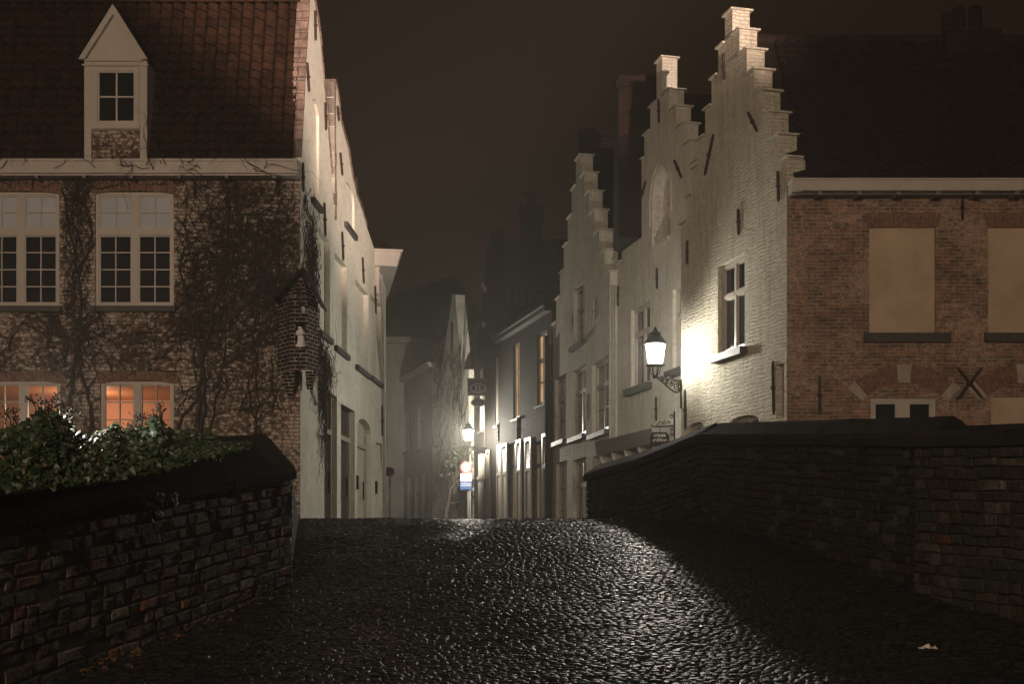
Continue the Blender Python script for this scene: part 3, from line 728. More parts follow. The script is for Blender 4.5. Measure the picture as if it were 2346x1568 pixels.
for cxp in (2071, 2345):
    uc = BR.u(cxp); zc_ = BR.z(0, 1005); R0, R1_ = 1.02, 1.36; ab = MB(); st = MB(); n = 25; first = None
    a0, a1 = math.radians(42), math.radians(138)
    for k in range(n):
        tt = a0 + (a1 - a0) * k / n; t2 = a0 + (a1 - a0) * (k + .86) / n
        if k == 2: st.build('arch_stone', M['cream_stone'], h1); st = MB()
        if k == 11: ab.build('relieving_arch', M['arch_brick'], h1); ab = MB()
        if k == 14: st.build('keystone', M['cream_stone'], h1); st = MB()
        m_ = st if k in (0, 1, 11, 12, 13, 23, 24) else ab
        if m_ is st: t2 = a0 + (a1 - a0) * (k + 1) / n
        oo = .012 + random.uniform(0, .006)
        fpoly(m_, BR, [(uc + R * math.cos(t) * 1.02, zc_ + R * math.sin(t)) for R, t in ((R0, tt), (R1_, tt), (R1_, t2), (R0, t2))], -.05, oo)
    ab.build('relieving_arch', M['arch_brick'], h1); st.build('arch_stone', M['cream_stone'], h1)
# cross-shaped and straight wall anchors
x = MB()
for a, b in (((2192, 843), (2250, 915)), ((2248, 843), (2190, 918))):
    (ua, za), (ub, zb) = BR.uz(*a), BR.uz(*b); x.tube([BR.P(ua + (ub - ua) * t, za + (zb - za) * t, .04) for t in (0, .1, .45, .5, .55, .9, 1)], [.015, .028, .03, .06, .03, .028, .015], 6)
x.build('cross_anchor', M['iron_rust'], h1)
anchor(h1, BR, 1877, 864, 1877, 949, .055); anchor(h1, BR, 2204, 448, 2204, 505, .055)
gP = Plane(1818, 22.0, None); g = MB(); zb_, zt_ = gP.z(0, 436), gP.z(0, 412)
fbox(g, gP, -.02, 8.4, zb_, zt_, -.35, 0); fbox(g, gP, -.05, 8.4, zt_, zt_ + .03, -.35, .03); g.build('gutter', M['paint'], h1)
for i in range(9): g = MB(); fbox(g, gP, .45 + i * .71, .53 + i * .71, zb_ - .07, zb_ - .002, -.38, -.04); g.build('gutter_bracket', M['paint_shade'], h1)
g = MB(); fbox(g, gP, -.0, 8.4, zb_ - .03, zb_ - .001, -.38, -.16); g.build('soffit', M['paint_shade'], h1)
# gable facade
def gable(G, par, xl, xr, yl, yr, ytop, n, capw, mat, holes, th=.38, dz0=0.0, pier=0.0):
    """crow-stepped facade between two image columns; yl / yr rows of the lowest step tops"""
    uL, zL = G.uz(xl, yl); uR, zR = G.uz(xr, yr); z1 = (zL + zR) / 2 + dz0; um = (uL + uR) / 2
    rm = (G.o + G.d * um); zt = EH + (HY - ytop) / FL * rm.y
    a, b = min(uL, uR), max(uL, uR)
    out, caps = steps(a, b, z1, zt, n, capw, -.8, pier); wb = MB(); wall(wb, G, out, holes, th); wb.build('gable_wall', M[mat], par)
    copings(par, G, caps, th, mat); return a, b, z1, zt, um
def popen(G, xl, xr, xref, yt, yb): return rect(min(G.u(xl), G.u(xr)), max(G.u(xl), G.u(xr)), G.z(xref, yb), G.z(xref, yt))
w1 = popen(G1, 1645, 1706, 1706, 579, 796); c1 = popen(G1, 1668, 1738, 1738, 945, 1100); c2 = popen(G1, 1577, 1612, 1612, 965, 1100)
hp1 = popen(G1, 1778, 1796, 1796, 832, 958)
H1 = gable(G1, h1, 1560, 1802.5, 511, 366, 30, 7, .36, 'white1',
           [w1, archtop(c1[0][0], c1[1][0], c1[0][1], c1[2][1] - .15, .15), archtop(c2[0][0], c2[1][0], c2[0][1], c2[2][1] - .1, .1), hp1])
window(h1, G1, w1[0][0] + .004, w1[1][0] - .004, w1[0][1], w1[2][1] - .004, rec=.16, fw=.075, mull=.085, transom=.64, mt=.03, sill=.16, sillx=.12, sillh=.14)
for c_ in (c1, c2): window(h1, G1, c_[0][0] + .004, c_[1][0] - .004, c_[0][1], c_[2][1] - .004, rec=.2, fw=.07, mull=.06, transom=None, sill=0)
p = MB(); fbox(p, G1, hp1[0][0] - .01, hp1[1][0] + .01, hp1[0][1] - .01, hp1[2][1] + .01, -.2, -.13); p.build('pipe_recess', M['grey_wall'], h1)
for a in ((1660, 122, 1662, 182), (1716.5, 257, 1737.5, 301), (1637, 308, 1617, 402), (1785, 392, 1787, 462), (1694, 479, 1695, 539), (1577, 551, 1577, 605), (1572, 894, 1573, 985), (1774, 828, 1776, 951)): anchor(h1, G1, *a, w=.06)
# roof: ridge runs back from the gable, parallel to the brick front
a, b, z1, zt, um = H1; gm = G1.P(um, zt - .5, -.3)
O = Vector((BR.X0 + .3, 22.0, zt_ + .02)); Tp = Vector((gm.x, gm.y, gm.z))
roof = tiles(Vector((O.x, O.y, O.z)), Vector((9.2, 0, 0)), Vector((0, Tp.y - O.y, Tp.z - O.z)), .21, .2, .022, 6)
roof.build('roof', M['tile_dark'], h1)
rb = MB(); rb.add([(gm.x, gm.y, gm.z), (O.x + 9.2, gm.y, gm.z), (O.x + 9.2, gm.y + 2.7, O.z), (gm.x - .6, gm.y + 2.7, O.z), (gm.x + .5, 22.2, O.z - .1), (O.x + 9.2, 22.2, O.z - .1)], [(0, 1, 2, 3), (0, 4, 5, 1)])
rb.build('rear_roof', M['tile_dark'], h1)
rg = MB(); xx = gm.x + .1
while xx < gm.x + 8.5:
    rg.tube([(xx, gm.y, gm.z - .02 + random.uniform(-.012, .012)), (xx + .38, gm.y, gm.z - .02 + random.uniform(-.012, .012))], .12, 8); xx += .39
rg.build('ridge', M['tile_dark'], h1)
sw = MB(); e1 = G1.P(b if G1.P(b, 0).y > G1.P(a, 0).y else a, 0, -.39); sw.add([(e1.x, e1.y, -.8), (13.5, e1.y + .6, -.8), (13.5, e1.y + .6, 7.6), (e1.x, e1.y, 7.6)], [(0, 1, 2, 3)]); sw.build('rear_wall', M['grey_wall'], h1)
ch = MB(); cY = gm.y; X0, X1 = at(2156, HY, cY).x, at(2277, HY, cY).x; zz = EH + (HY - 79) / FL * cY
ch.box(X0, X1, cY - .3, cY + .4, gm.z - 1.0, zz - .06); ch.box(X0 - .03, X1 + .03, cY - .33, cY + .43, zz - .058, zz); chs = ch.build('chimney', M['brick_dark'], h1)
for xa, xb, yt in ((2157, 2178, 30), (2180, 2211, 15), (2219, 2250, 14)):
    r_ = (xb - xa) / 2 / FL * cY; h_ = (79 - yt) / FL * cY; c = at((xa + xb) / 2, HY, cY)
    pm = MB(); pm.lathe([(r_ * 1.08, 0), (r_ * .92, h_ * .8), (r_ * 1.0, h_ * .82), (r_ * 1.0, h_ * .9), (r_ * .84, h_ * .95), (r_ * .6, h_)], (c.x, cY, zz + .001), 14); pm.build('chimney_pot', M['brick_dark'], chs)
an = MB(); c = at(1823, 86, cY); an.tube([c, at(1823, 45, cY)], .012, 5); an.build('aerial_rod', M['iron'], h1)

# ------------------------------------------------------------------ second stepped gable, set back
X2 = at(1635, HY, 27.6); G2 = Plane(1635, 27.6, 450 + 70)
h2 = thing('stepped_gable_house', 'middle stepped-gable house, pale wall with pointed arch window high up, behind the bracket lantern', 'house', (G2.X0, 27.6, 0))
w2a = popen(G2, 1446, 1489, 1489, 688, 878); w2b = popen(G2, 1541, 1584, 1541, 664, 852); ar = popen(G2, 1494, 1536, 1536, 360, 543)
d2 = popen(G2, 1408, 1432, 1432, 1035, 1200); d3 = popen(G2, 1446, 1500, 1500, 1015, 1200)
ra = (ar[1][0] - ar[0][0]) / 2
H2 = gable(G2, h2, 1412, 1634, 617, 440, 138, 7, .42, 'white2', [w2a, w2b, archtop(ar[0][0], ar[1][0], ar[0][1], ar[2][1] - ra * 1.15, ra * 1.15, 12), d2, d3], th=.4, pier=.4)
for w_ in (w2a, w2b): window(h2, G2, w_[0][0] + .004, w_[1][0] - .004, w_[0][1], w_[2][1] - .004, rec=.17, fw=.08, mull=.1, transom=.68, sill=.18, sillx=.16, sillh=.17)
p = MB(); fbox(p, G2, ar[0][0] - .05, ar[1][0] + .05, ar[0][1] - .05, ar[2][1] + .05, -.39, -.3); p.build('blind_recess', M['white2'], h2)
window(h2, G2, ar[0][0] + .35, ar[0][0] + .75, ar[0][1] + .05, ar[0][1] + 1.6, rec=.28, fw=.06, mull=.05, transom=.6, sill=.05, sillx=.28, sillm='white2')
hd = MB(); cc = ((ar[0][0] + ar[1][0]) / 2, ar[2][1] - ra * 1.15)      # thin hood mould over the arch
pts = [G2.P(ar[1][0] + .1, ar[0][1] + .6, .02)] + [G2.P(cc[0] + (ra + .1) * math.cos(t), cc[1] + (ra * 1.15 + .1) * math.sin(t), .02) for t in [math.pi * k / 12 for k in range(13)]] + [G2.P(ar[0][0] - .1, ar[0][1] + .6, .02)]
hd.tube(pts, .028, 5); hd.build('hood_mould', M['white2'], h2)
for a in ((1511, 227, 1512, 282), (1547, 367, 1564, 408), (1482, 415, 1466, 469), (1507, 614, 1507.5, 662), (1505, 910, 1506, 965), (1418, 655, 1418, 702), (1412, 935, 1412.5, 992)): anchor(h2, G2, *a, w=.06)
# shop front under a small bracketed pentice
sf = MB(); ua, ub = G2.u(1406), G2.u(1542); ua, ub = min(ua, ub), max(ua, ub); zt_ = G2.z(1450, 1000)
q = G2.P; sf.hexa([q(ua, zt_ - .42, 0.002), q(ub, zt_ - .42, 0.002), q(ub, zt_ - .42, .5), q(ua, zt_ - .42, .5), q(ua, zt_ + .05, 0.002), q(ub, zt_ + .05, 0.002), q(ub, zt_ - .05, .56), q(ua, zt_ - .05, .56)])
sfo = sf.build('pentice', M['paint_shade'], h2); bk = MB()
for k in range(5):
    u_ = ua + .15 + (ub - ua - .3) * k / 4
    c0, c1_ = u_ - .07, u_ + .07
    prof2 = [(.48, zt_ - .424), (.44, zt_ - .62), (.2, zt_ - .8), (.06, zt_ - 1.15), (.003, zt_ - 1.2), (.003, zt_ - .424)]
    vs = [q(c0, z, o) for o, z in prof2] + [q(c1_, z, o) for o, z in prof2]; m = len(prof2)
    bk.add(vs, [tuple(range(m)), tuple(range(2 * m - 1, m - 1, -1))] + [(i, (i + 1) % m, m + (i + 1) % m, m + i) for i in range(m)]); bk.build('bracket', M['paint'], sfo); bk = MB()
for d_ in (d2, d3): window(h2, G2, d_[0][0] + .004, d_[1][0] - .004, d_[0][1], d_[2][1] - .004, rec=.15, fw=.08, mull=.08, transom=.75, sill=0, name='shop_window')
pipe(h2, G2, 1414, 655, 1230, .06, .12)
# roof behind, chimney stack with weeds on it
def gable_roof(G, par, a, b, z1, zt, um, L, o=-.42, m='tile_dark', body_m='grey_wall'):
    rb = MB(); q = G.P; A = [q(a, z1 - .3, o), q(um, zt - .75, o), q(b, z1 - .3, o)]; dv = -G.n * L
    Bv = [p + dv for p in A]; rb.add(A + Bv, [(0, 1, 4, 3), (1, 2, 5, 4), (0, 2, 1), (3, 4, 5)]); rb.build('roof', M[m], par)
    wb = MB(); A = [q(a + .01, -.8, o), q(b - .01, -.8, o), q(b - .01, z1 - .31, o), q(a + .01, z1 - .31, o)]; Bv = [p + dv for p in A]
    wb.add(A + Bv, [(0, 3, 7, 4), (1, 5, 6, 2), (4, 7, 6, 5)]); wb.build('rear_wall', M[body_m], par)
gable_roof(G2, h2, *H2, 9)
def weeds(mb, c, w, n, h):
    for i in range(n):
        x = c.x + random.uniform(-w, w); y = c.y + random.uniform(-.2, .2)
        for k in range(10):
            a = random.uniform(0, 6.28); l = h * random.uniform(.4, 1); tip = Vector((x + math.cos(a) * l * .7, y + math.sin(a) * l * .5, c.z + l * random.uniform(.3, 1)))
            s_ = Vector((math.sin(a), -math.cos(a), 0)) * .035; b_ = Vector((x, y, c.z - .05)); mid = b_.lerp(tip, .5) + Vector((0, 0, .06))
            mb.add([b_ - s_ * .4, b_ + s_ * .4, mid + s_, tip, mid - s_], [(0, 1, 2, 3, 4)], (.03, .035, .015, 1))
def stack(par, x0, x1, yt, yb, Y, dp=.9, weed=0, mat='brick_dark', name='chimney'):
    X0, X1 = at(x0, HY, Y).x, at(x1, HY, Y).x; zt = EH + (HY - yt) / FL * Y; zb = EH + (HY - yb) / FL * Y; m = MB()
    m.box(X0, X1, Y - dp / 2, Y + dp / 2, zb, zt - .3); m.box(X0 - .06, X1 + .06, Y - dp / 2 - .06, Y + dp / 2 + .06, zt - .298, zt - .14); m.box(X0 - .0, X1 + .0, Y - dp / 2, Y + dp / 2, zt - .138, zt)
    o = m.build(name, M[mat], par)
    if weed:
        g_ = MB(); weeds(g_, Vector(((X0 + X1) / 2, Y, zt)), (X1 - X0) / 2 * .8, weed, .32); g_.build('weeds', M['leaf'], o)
    return o
stack(h2, 1411, 1500, 197, 560, 33.2, 1.6, 7)

# ------------------------------------------------------------------ third stepped gable
G3 = Plane(1397, 34.4, 756)
h3 = thing('stepped_gable_house', 'third, smallest-looking stepped-gable house, furthest along, next to the dark house with lit windows', 'house', (G3.X0, 34.4, 0))
op = [popen(G3, 1314, 1340, 1340, 640, 778), popen(G3, 1271, 1297, 1297, 853, 1006), popen(G3, 1310, 1342, 1342, 832, 994), popen(G3, 1356, 1394, 1394, 812, 984),
      popen(G3, 1274, 1299, 1299, 1055, 1230), popen(G3, 1312, 1343, 1343, 1047, 1230), popen(G3, 1358, 1391, 1391, 1039, 1230)]
H3 = gable(G3, h3, 1266, 1397, 744, 624, 362, 6, .65, 'white3', op, th=.42)
for i, o_ in enumerate(op): window(h3, G3, o_[0][0] + .004, o_[1][0] - .004, o_[0][1], o_[2][1] - .004, rec=.2, fw=.1, mull=.1, transom=.66 if i else .62, nx=1, nbot=2, mt=.045, frame='paint', sill=.15 if i < 4 else 0, sillh=.14, sillx=.1)
for a in ((1309, 718, 1309, 760), (1362, 690, 1362, 735), (1282, 925, 1282, 985), (1344, 905, 1344, 965)): anchor(h3, G3, *a, w=.06, m='zinc')
gable_roof(G3, h3, *H3, 9); pipe(h3, G3, 1268.5, 790, 1230, .08, .12, 'iron')
stack(h3, 1322, 1410, 312, 640, 41.5, 1.6, 6); 

# ------------------------------------------------------------------ dark house with lit windows and white shutters
G4 = Plane(1264, 43.4, 446)
h4 = thing('dark_house', 'dark painted house with warm lit upper windows and white louvred shutters below', 'house', (G4.X0, 43.4, 0))
uE = G4.u(1142); zE = (G4.z(1142, 779) + G4.z(1262, 702)) / 2
o4 = [popen(G4, 1231, 1253, 1253, 754, 925), popen(G4, 1176, 1190.5, 1190.5, 783, 958), popen(G4, 1134.5 + 9, 1148.5, 1148.5, 816, 975)]
g4 = [popen(G4, 1220, 1246, 1246, 1008, 1235), popen(G4, 1165, 1185, 1185, 1012, 1235), popen(G4, 1145 - 1, 1145.5, 1145.5, 1030, 1235)]
w = MB(); wall(w, G4, rect(min(0, uE), max(0, uE), -.8, zE), o4[:2] + g4[:2], .3); w.build('wall', M['black_wall'], h4)
window(h4, G4, o4[0][0][0] + .004, o4[0][1][0] - .004, o4[0][0][1], o4[0][2][1], rec=.12, fw=.1, mull=.1, transom=.62, nbot=2, mt=.06, pane='pane_warm', sill=.12)
window(h4, G4, o4[1][0][0] + .004, o4[1][1][0] - .004, o4[1][0][1], o4[1][2][1], rec=.12, fw=.1, mull=.08, transom=.62, nbot=2, mt=.06, pane='pane_warm', sill=.12)
for o_ in g4[:2]: window(h4, G4, o_[0][0] + .004, o_[1][0] - .004, o_[0][1], o_[2][1], rec=.16, fw=.09, mull=.1, transom=.75, frame='door_dark', pane='pane_dim', sill=0)
def shutter(par, G, xl, xr, xref, yt):
    a, b = sorted((G.u(xl), G.u(xr))); z1 = G.z(xref, yt); z0 = 0.2; m = MB(); f = .09; zm = z1 - (z1 - z0) * .27
    fbox(m, G, a, a + f, z0, z1, .01, .07); fbox(m, G, b - f, b, z0, z1, .01, .07)
    for z in (z0 + .1, zm, z1 - .12): fbox(m, G, a + f, b - f, z, z + .12, .01, .068)
    fbox(m, G, a + f, b - f, z0 + .22, zm, .012, .035)
    q = G.P; z = zm + .14
    while z < z1 - .2:
        m.add([q(a + f, z, .06), q(b - f, z, .06), q(b - f, z + .075, .015), q(a + f, z + .075, .015)], [(0, 1, 2, 3)]); z += .085
    m.build('shutter', M['paint'], par)
for s_ in ((1116, 1124.5, 1120, 1032), (1141, 1151, 1146, 1020), (1153, 1164, 1158, 1017), (1185, 1196, 1190, 1009), (1205, 1219, 1212, 1004), (1245, 1257, 1250, 994)): shutter(h4, G4, *s_)
zs = zE
cn4 = MB(); fbox(cn4, G4, min(0, uE), max(0, uE), zE - .18, zE, -.3, .28); fbox(cn4, G4, min(0, uE), max(0, uE), zE + .001, zE + .1, -.3, .34); cn4.build('gutter', M['iron'], h4)
rf = MB(); q = G4.P; rf.add([q(min(0, uE), zE + .1, .3), q(max(0, uE), zE + .1, .3), q(max(0, uE), zE + 2.5, -2.4), q(min(0, uE), zE + 2.5, -2.4), q(min(0, uE), zE - .2, -6), q(max(0, uE), zE - .2, -6)], [(0, 1, 2, 3), (3, 2, 5, 4)]); rf.build('roof', M['tile_dark'], h4)
for xx, ya, yb in ((1112.8, 985, 1030), (1143, 970, 1012), (1188, 958, 1010)): anchor(h4, G4, xx, ya, xx, yb, .07)
pipe(h4, G4, 1259, 770, 1230, .07, .1, 'iron')

# ------------------------------------------------------------------ dark gabled house with the number sign
P5 = G4.P(uE, 0); G5 = Plane(1142, P5.y, 446)
h5 = thing('dark_gabled_house', 'tall dark narrow house with a red tiled roof and chimney, carrying the hanging number sign', 'house', (G5.X0, P5.y, 0))
o5 = [popen(G5, 1098.5, 1110, 1110, 838, 986), popen(G5, 1135, 1141.5, 1141.5, 818, 975)]
uA, uB5 = 0.0, G5.u(1086); zEv = G5.z(1090, 842); ap = G5.uz(1128, 528)
outl = [(0, -.8), (uB5, -.8), (uB5, zEv), (uB5 - .5, zEv + .6), G5.uz(1106, 690), G5.uz(1113, 580), (ap[0] + .35, ap[1] - .2), (ap[0] + .35, ap[1]), (ap[0] - .5, ap[1]), (ap[0] - .5, ap[1] - .5), (0, zE + 2)]
w = MB(); wall(w, G5, outl, o5, .35); w.build('gable_wall', M['black_wall'], h5)
for o_ in o5: window(h5, G5, o_[0][0] + .004, o_[1][0] - .004, o_[0][1], o_[2][1], rec=.1, fw=.12, mull=.1, transom=.6, nbot=2, mt=.06, sill=.1, frame='paint')
dd = popen(G5, 1099, 1110, 1110, 1040, 1235); p = MB(); fbox(p, G5, dd[0][0], dd[1][0], dd[0][1], dd[2][1], .004, .07); pd = p.build('door', M['paint'], h5)
p = MB(); fbox(p, G5, dd[0][0] - .1, dd[1][0] + .1, dd[2][1] - 1.1, dd[2][1] - .98, .004, .12); p.build('transom', M['paint'], pd)
apx = G5.P(ap[0], ap[1] - .35, -.36)
O = Vector((apx.x - .5, apx.y - 3.4, zE + 1.2)); O.x = G5.P(0, 0).x + .3
tiles(Vector((O.x, G5.P(0, 0).y + .1, zE + 1.4)), Vector((9, 0, 0)), Vector((apx.x - O.x, apx.y - G5.P(0, 0).y - .1, apx.z - zE - 1.4)), .3, .3, .03, 6).build('roof', M['tile'], h5)
rb = MB(); rb.add([(apx.x, apx.y, apx.z), (apx.x + 9, apx.y, apx.z), (apx.x + 9, apx.y + 5, zEv), (apx.x - .6, apx.y + 4.2, zEv)], [(0, 1, 2, 3)]); rb.build('rear_roof', M['tile_dark'], h5)
for x_, y_ in ((1108.5, 654), (1113, 664), (1110, 745)):
    p = MB(); u_, z_ = G5.uz(x_, y_); fbox(p, G5, u_ - .12, u_ + .12, z_ - .1, z_ + .1, .002, .1); p.build('pale_brick', M['paint'], h5)
c5 = stack(h5, 1191, 1242, 474, 620, apx.y, 1.0)
pm = MB(); c = at(1216, 474, apx.y); pm.lathe([(.26, 0), (.2, .3), (.12, .32), (.12, .5)], tuple(c), 10); pm.lathe([(.3, .5), (.3, .55), (.05, .6)], tuple(c), 10); pm.build('chimney_cowl', M['iron'], c5)

# ------------------------------------------------------------------ end of the lane: white spire gable, dark terrace, hipped house behind
G6 = Plane(1074, 58.0, 310)
h6 = thing('ivy_gable_house', 'far house with a slender white pointed gable at the bend of the lane', 'house', (G6.X0, 58, 0))
zb6 = G6.z(1040, 850); ul, ur = G6.u(1008), G6.u(1071)
def g6(x, y): return G6.uz(x, y)
w = MB(); wall(w, G6, [(0, -.8), (G6.u(990), -.8), (G6.u(990), G6.z(990, 845)), (G6.u(1008), zb6), g6(1034, 693), g6(1034.5, 675), g6(1043.5, 675), g6(1044, 693), (G6.u(1058), zb6), (G6.u(1064), zb6 - .2), (0, zb6 - .3)], [], .5)
w.build('white_gable', M['white2'], h6)
p = MB(); u_, z0_ = g6(1037, 812); fbox(p, G6, u_ - .16, u_ + .16, z0_, z0_ + 1.6, .002, .03); p.build('slit_window', M['stone'], h6)
G7 = Plane(990, 58.0 + (G6.P(G6.u(990), 0).y - 58), 310)
h7 = thing('grey_terrace_house', 'dim grey terrace house with a pale gutter line, left of the white pointed gable', 'house', (G7.X0, G7.Y0, 0))
zg = (G7.z(965, 848) + G7.z(887, 893)) / 2; uL = G7.u(868)
o7 = [popen(G7, 926, 940, 940, 938, 1035), popen(G7, 958, 970, 970, 925, 1030), popen(G7, 893, 899, 899, 942, 1020)]
l7 = [popen(G7, 915, 924, 924, 1095, 1240), popen(G7, 934, 945, 945, 1090, 1240), popen(G7, 951, 962, 962, 1085, 1240), popen(G7, 968, 978, 978, 1082, 1240)]
w = MB(); wall(w, G7, rect(0, uL, -.8, zg), o7 + l7, .3); w.build('wall', M['grey_wall'], h7)
for i, o_ in enumerate(o7): window(h7, G7, o_[0][0] + .01, o_[1][0] - .01, o_[0][1], o_[2][1], rec=.12, fw=.1, mull=.08, transom=.65, mt=.06, frame='paint_shade' if i < 2 else 'paint', pane='pane' if i < 2 else 'pane_warm', sill=.12, sillm='stone' if i < 2 else 'paint')
for o_ in l7: window(h7, G7, o_[0][0] + .01, o_[1][0] - .01, o_[0][1], o_[2][1], rec=.12, fw=.1, mull=.08, transom=.7, mt=.06, frame='paint_shade', pane='pane', sill=0)
g = MB(); fbox(g, G7, 0, uL, zg - .16, zg, -.2, .2); fbox(g, G7, 0, uL, zg + .002, zg + .07, -.2, .3); g.build('gutter', M['zinc'], h7)
rf = MB(); q = G7.P; rf.add([q(-1, zg + .06, .25), q(uL, zg + .06, .25), q(uL, zg + 2.8, -3), q(-1, zg + 2.8, -3)], [(0, 1, 2, 3)]); rf.build('roof', M['tile_dark'], h7)
h8 = thing('hipped_house', 'large dark hipped-roof house rising behind the end of the lane', 'house', tuple(at(1000, HY, 72).xy) + (0,))
def A8(x, y, Y=72): return at(x, y, Y)
w = MB(); x0, x1 = A8(850, 0).x, A8(1130, 0).x; w.box(x0, x1, 72, 80, -.8, A8(0, 775).z); w.build('wall', M['grey_wall'], h8)
z8 = A8(0, 775).z; rf = MB(); pk = at(1043, 632, 76); pl = at(905, 672, 76)
rf.add([(x0 - .4, 71.6, z8), (x1 + .4, 71.6, z8), tuple(pk), tuple(pl), (x1 + .4, 80.4, z8), (x0 - .4, 80.4, z8)], [(0, 1, 2, 3), (1, 4, 2), (4, 5, 3, 2), (5, 0, 3)]); rf.build('roof', M['tile_dark'], h8)
stack(h8, 982, 989, 642, 690, 75.5, .5); 
cn = MB(); cn.box(x0 - .4, x1 + .4, 71.5, 72, z8 - .35, z8 - .002); cn.build('cornice', M['grey_wall'], h8)
# ------------------------------------------------------------------ lanterns on scrolled iron brackets
def spiral(c, r0, r1, turns, ph, n=26):
    return [(c[0] + (r0 + (r1 - r0) * k / n) * math.cos(ph + turns * 2 * math.pi * k / n), 0, c[1] + (r0 + (r1 - r0) * k / n) * math.sin(ph + turns * 2 * math.pi * k / n)) for k in range(n + 1)]
LR = .95
def make_lantern(label):
    root = thing('wall_lantern', label, 'lantern', group='lit lanterns on iron brackets')
    b = MB()
    b.tube([(0, 0, .02), (0, 0, -.62)], .022, 6); b.tube([(.0, 0, 0), (LR, 0, 0)], .02, 6)
    b.tube([(LR, 0, 0), (.82, 0, -.04), (.6, 0, -.13), (.40, 0, -.22), (.24, 0, -.27), (.12, 0, -.27), (.03, 0, -.22)], .02, 6)
    for x in (.2, .46, .7): b.lathe([(.03, -.035), (.04, 0), (.03, .035)], (x, 0, 0), 8)
    br = b.build('bracket', M['iron'], root)
    for (c, r0, r1, t, ph) in (((.19, -.135), .125, .03, 1.7, 0), ((.38, -.10), .07, .02, 1.3, 2.0), ((.05, -.06), .05, .02, 1.2, 1), ((.05, -.2), .04, .015, 1.2, -1), ((.54, -.075), .05, .012, 1.3, 2.4), ((.68, -.05), .035, .012, 1.2, 2.4)):
        s = MB(); s.tube(spiral(c, r0, r1, t, ph), .013, 5); s.build('scroll', M['iron'], br)
    g = MB(); n = 6
    for k in range(n):                                     # open goblet that carries the lantern
        a = 2 * math.pi * k / n; ca, sa = math.cos(a), math.sin(a)
        g.tube([(LR + r * ca, r * sa, z) for r, z in ((.03, .02), (.085, .06), (.10, .12), (.115, .2), (.16, .235))], .011, 5)
    g.lathe([(.05, -.04), (.07, .0), (.04, .03)], (LR, 0, 0), 10); g.lathe([(.205, .235), (.215, .25), (.205, .265)], (LR, 0, 0), 12)
    g.build('lantern_base', M['iron'], root)
    vs = []
    for r, z in ((.165, .27), (.235, .70)):
        for k in range(n): a = 2 * math.pi * (k + .5) / n; vs.append((LR + r * math.cos(a), r * math.sin(a), z))
    for k in range(n): gl = MB(); gl.add([vs[k], vs[(k + 1) % n], vs[n + (k + 1) % n], vs[n + k]], [(0, 1, 2, 3)]); gl.build('glass_pane', M['lamp_back' if k in (1, 2) else 'lamp'], root)
    fr = MB()
    for k in range(n): fr.tube([vs[k], vs[n + k]], .009, 5)
    fr.build('frame', M['iron'], root)
    cp = MB(); cp.lathe([(.255, .70), (.27, .72), (.20, .80), (.13, .88), (.11, .93), (.13, .95), (.05, 1.0), (.03, 1.06), (.0, 1.1)], (LR, 0, 0), 12); cp.build('lantern_cap', M['iron'], root)
    return root
l1 = make_lantern('near lit lantern on a scrolled black bracket at the corner of the cream gable')
l2 = put(l1.copy()); l2['label'] = 'far lit lantern above the round traffic sign, on the dark houses'
for c in list(l1.children):
    d_ = put(c.copy()); d_.parent = l2
    for e_ in list(c.children): f_ = put(e_.copy()); f_.parent = d_
u_, z_ = G1.uz(1562, 873); l1.location = G1.P(u_, z_, .02); l1.rotation_euler.z = math.atan2(G1.n.y, G1.n.x) + math.radians(32)
u_, z_ = G5.uz(1114, 1026); l2.location = G5.P(u_, z_, .02); l2.rotation_euler.z = math.atan2(G5.n.y, G5.n.x) + math.radians(25)
def lamp(name, loc, p, col, r=.05, parent=None):
    L = bpy.data.lights.new(name, 'POINT'); L.energy = p; L.color = col; L.shadow_soft_size = r
    o = put(bpy.data.objects.new(name, L)); o.location = loc
    if parent: o.parent = parent
    return o
P_NEAR, P_FAR, P_FLOOD, P_QUAY, P_ROOM, P_GARDEN = 1140, 7000, 112000, 16200, 82, 90
lamp('lantern_bulb', (LR, 0, .46), P_NEAR, (1, .95, .83), .13, l1); lamp('lantern_bulb', (LR, 0, .46), P_FAR, (1, .93, .78), .13, l2)

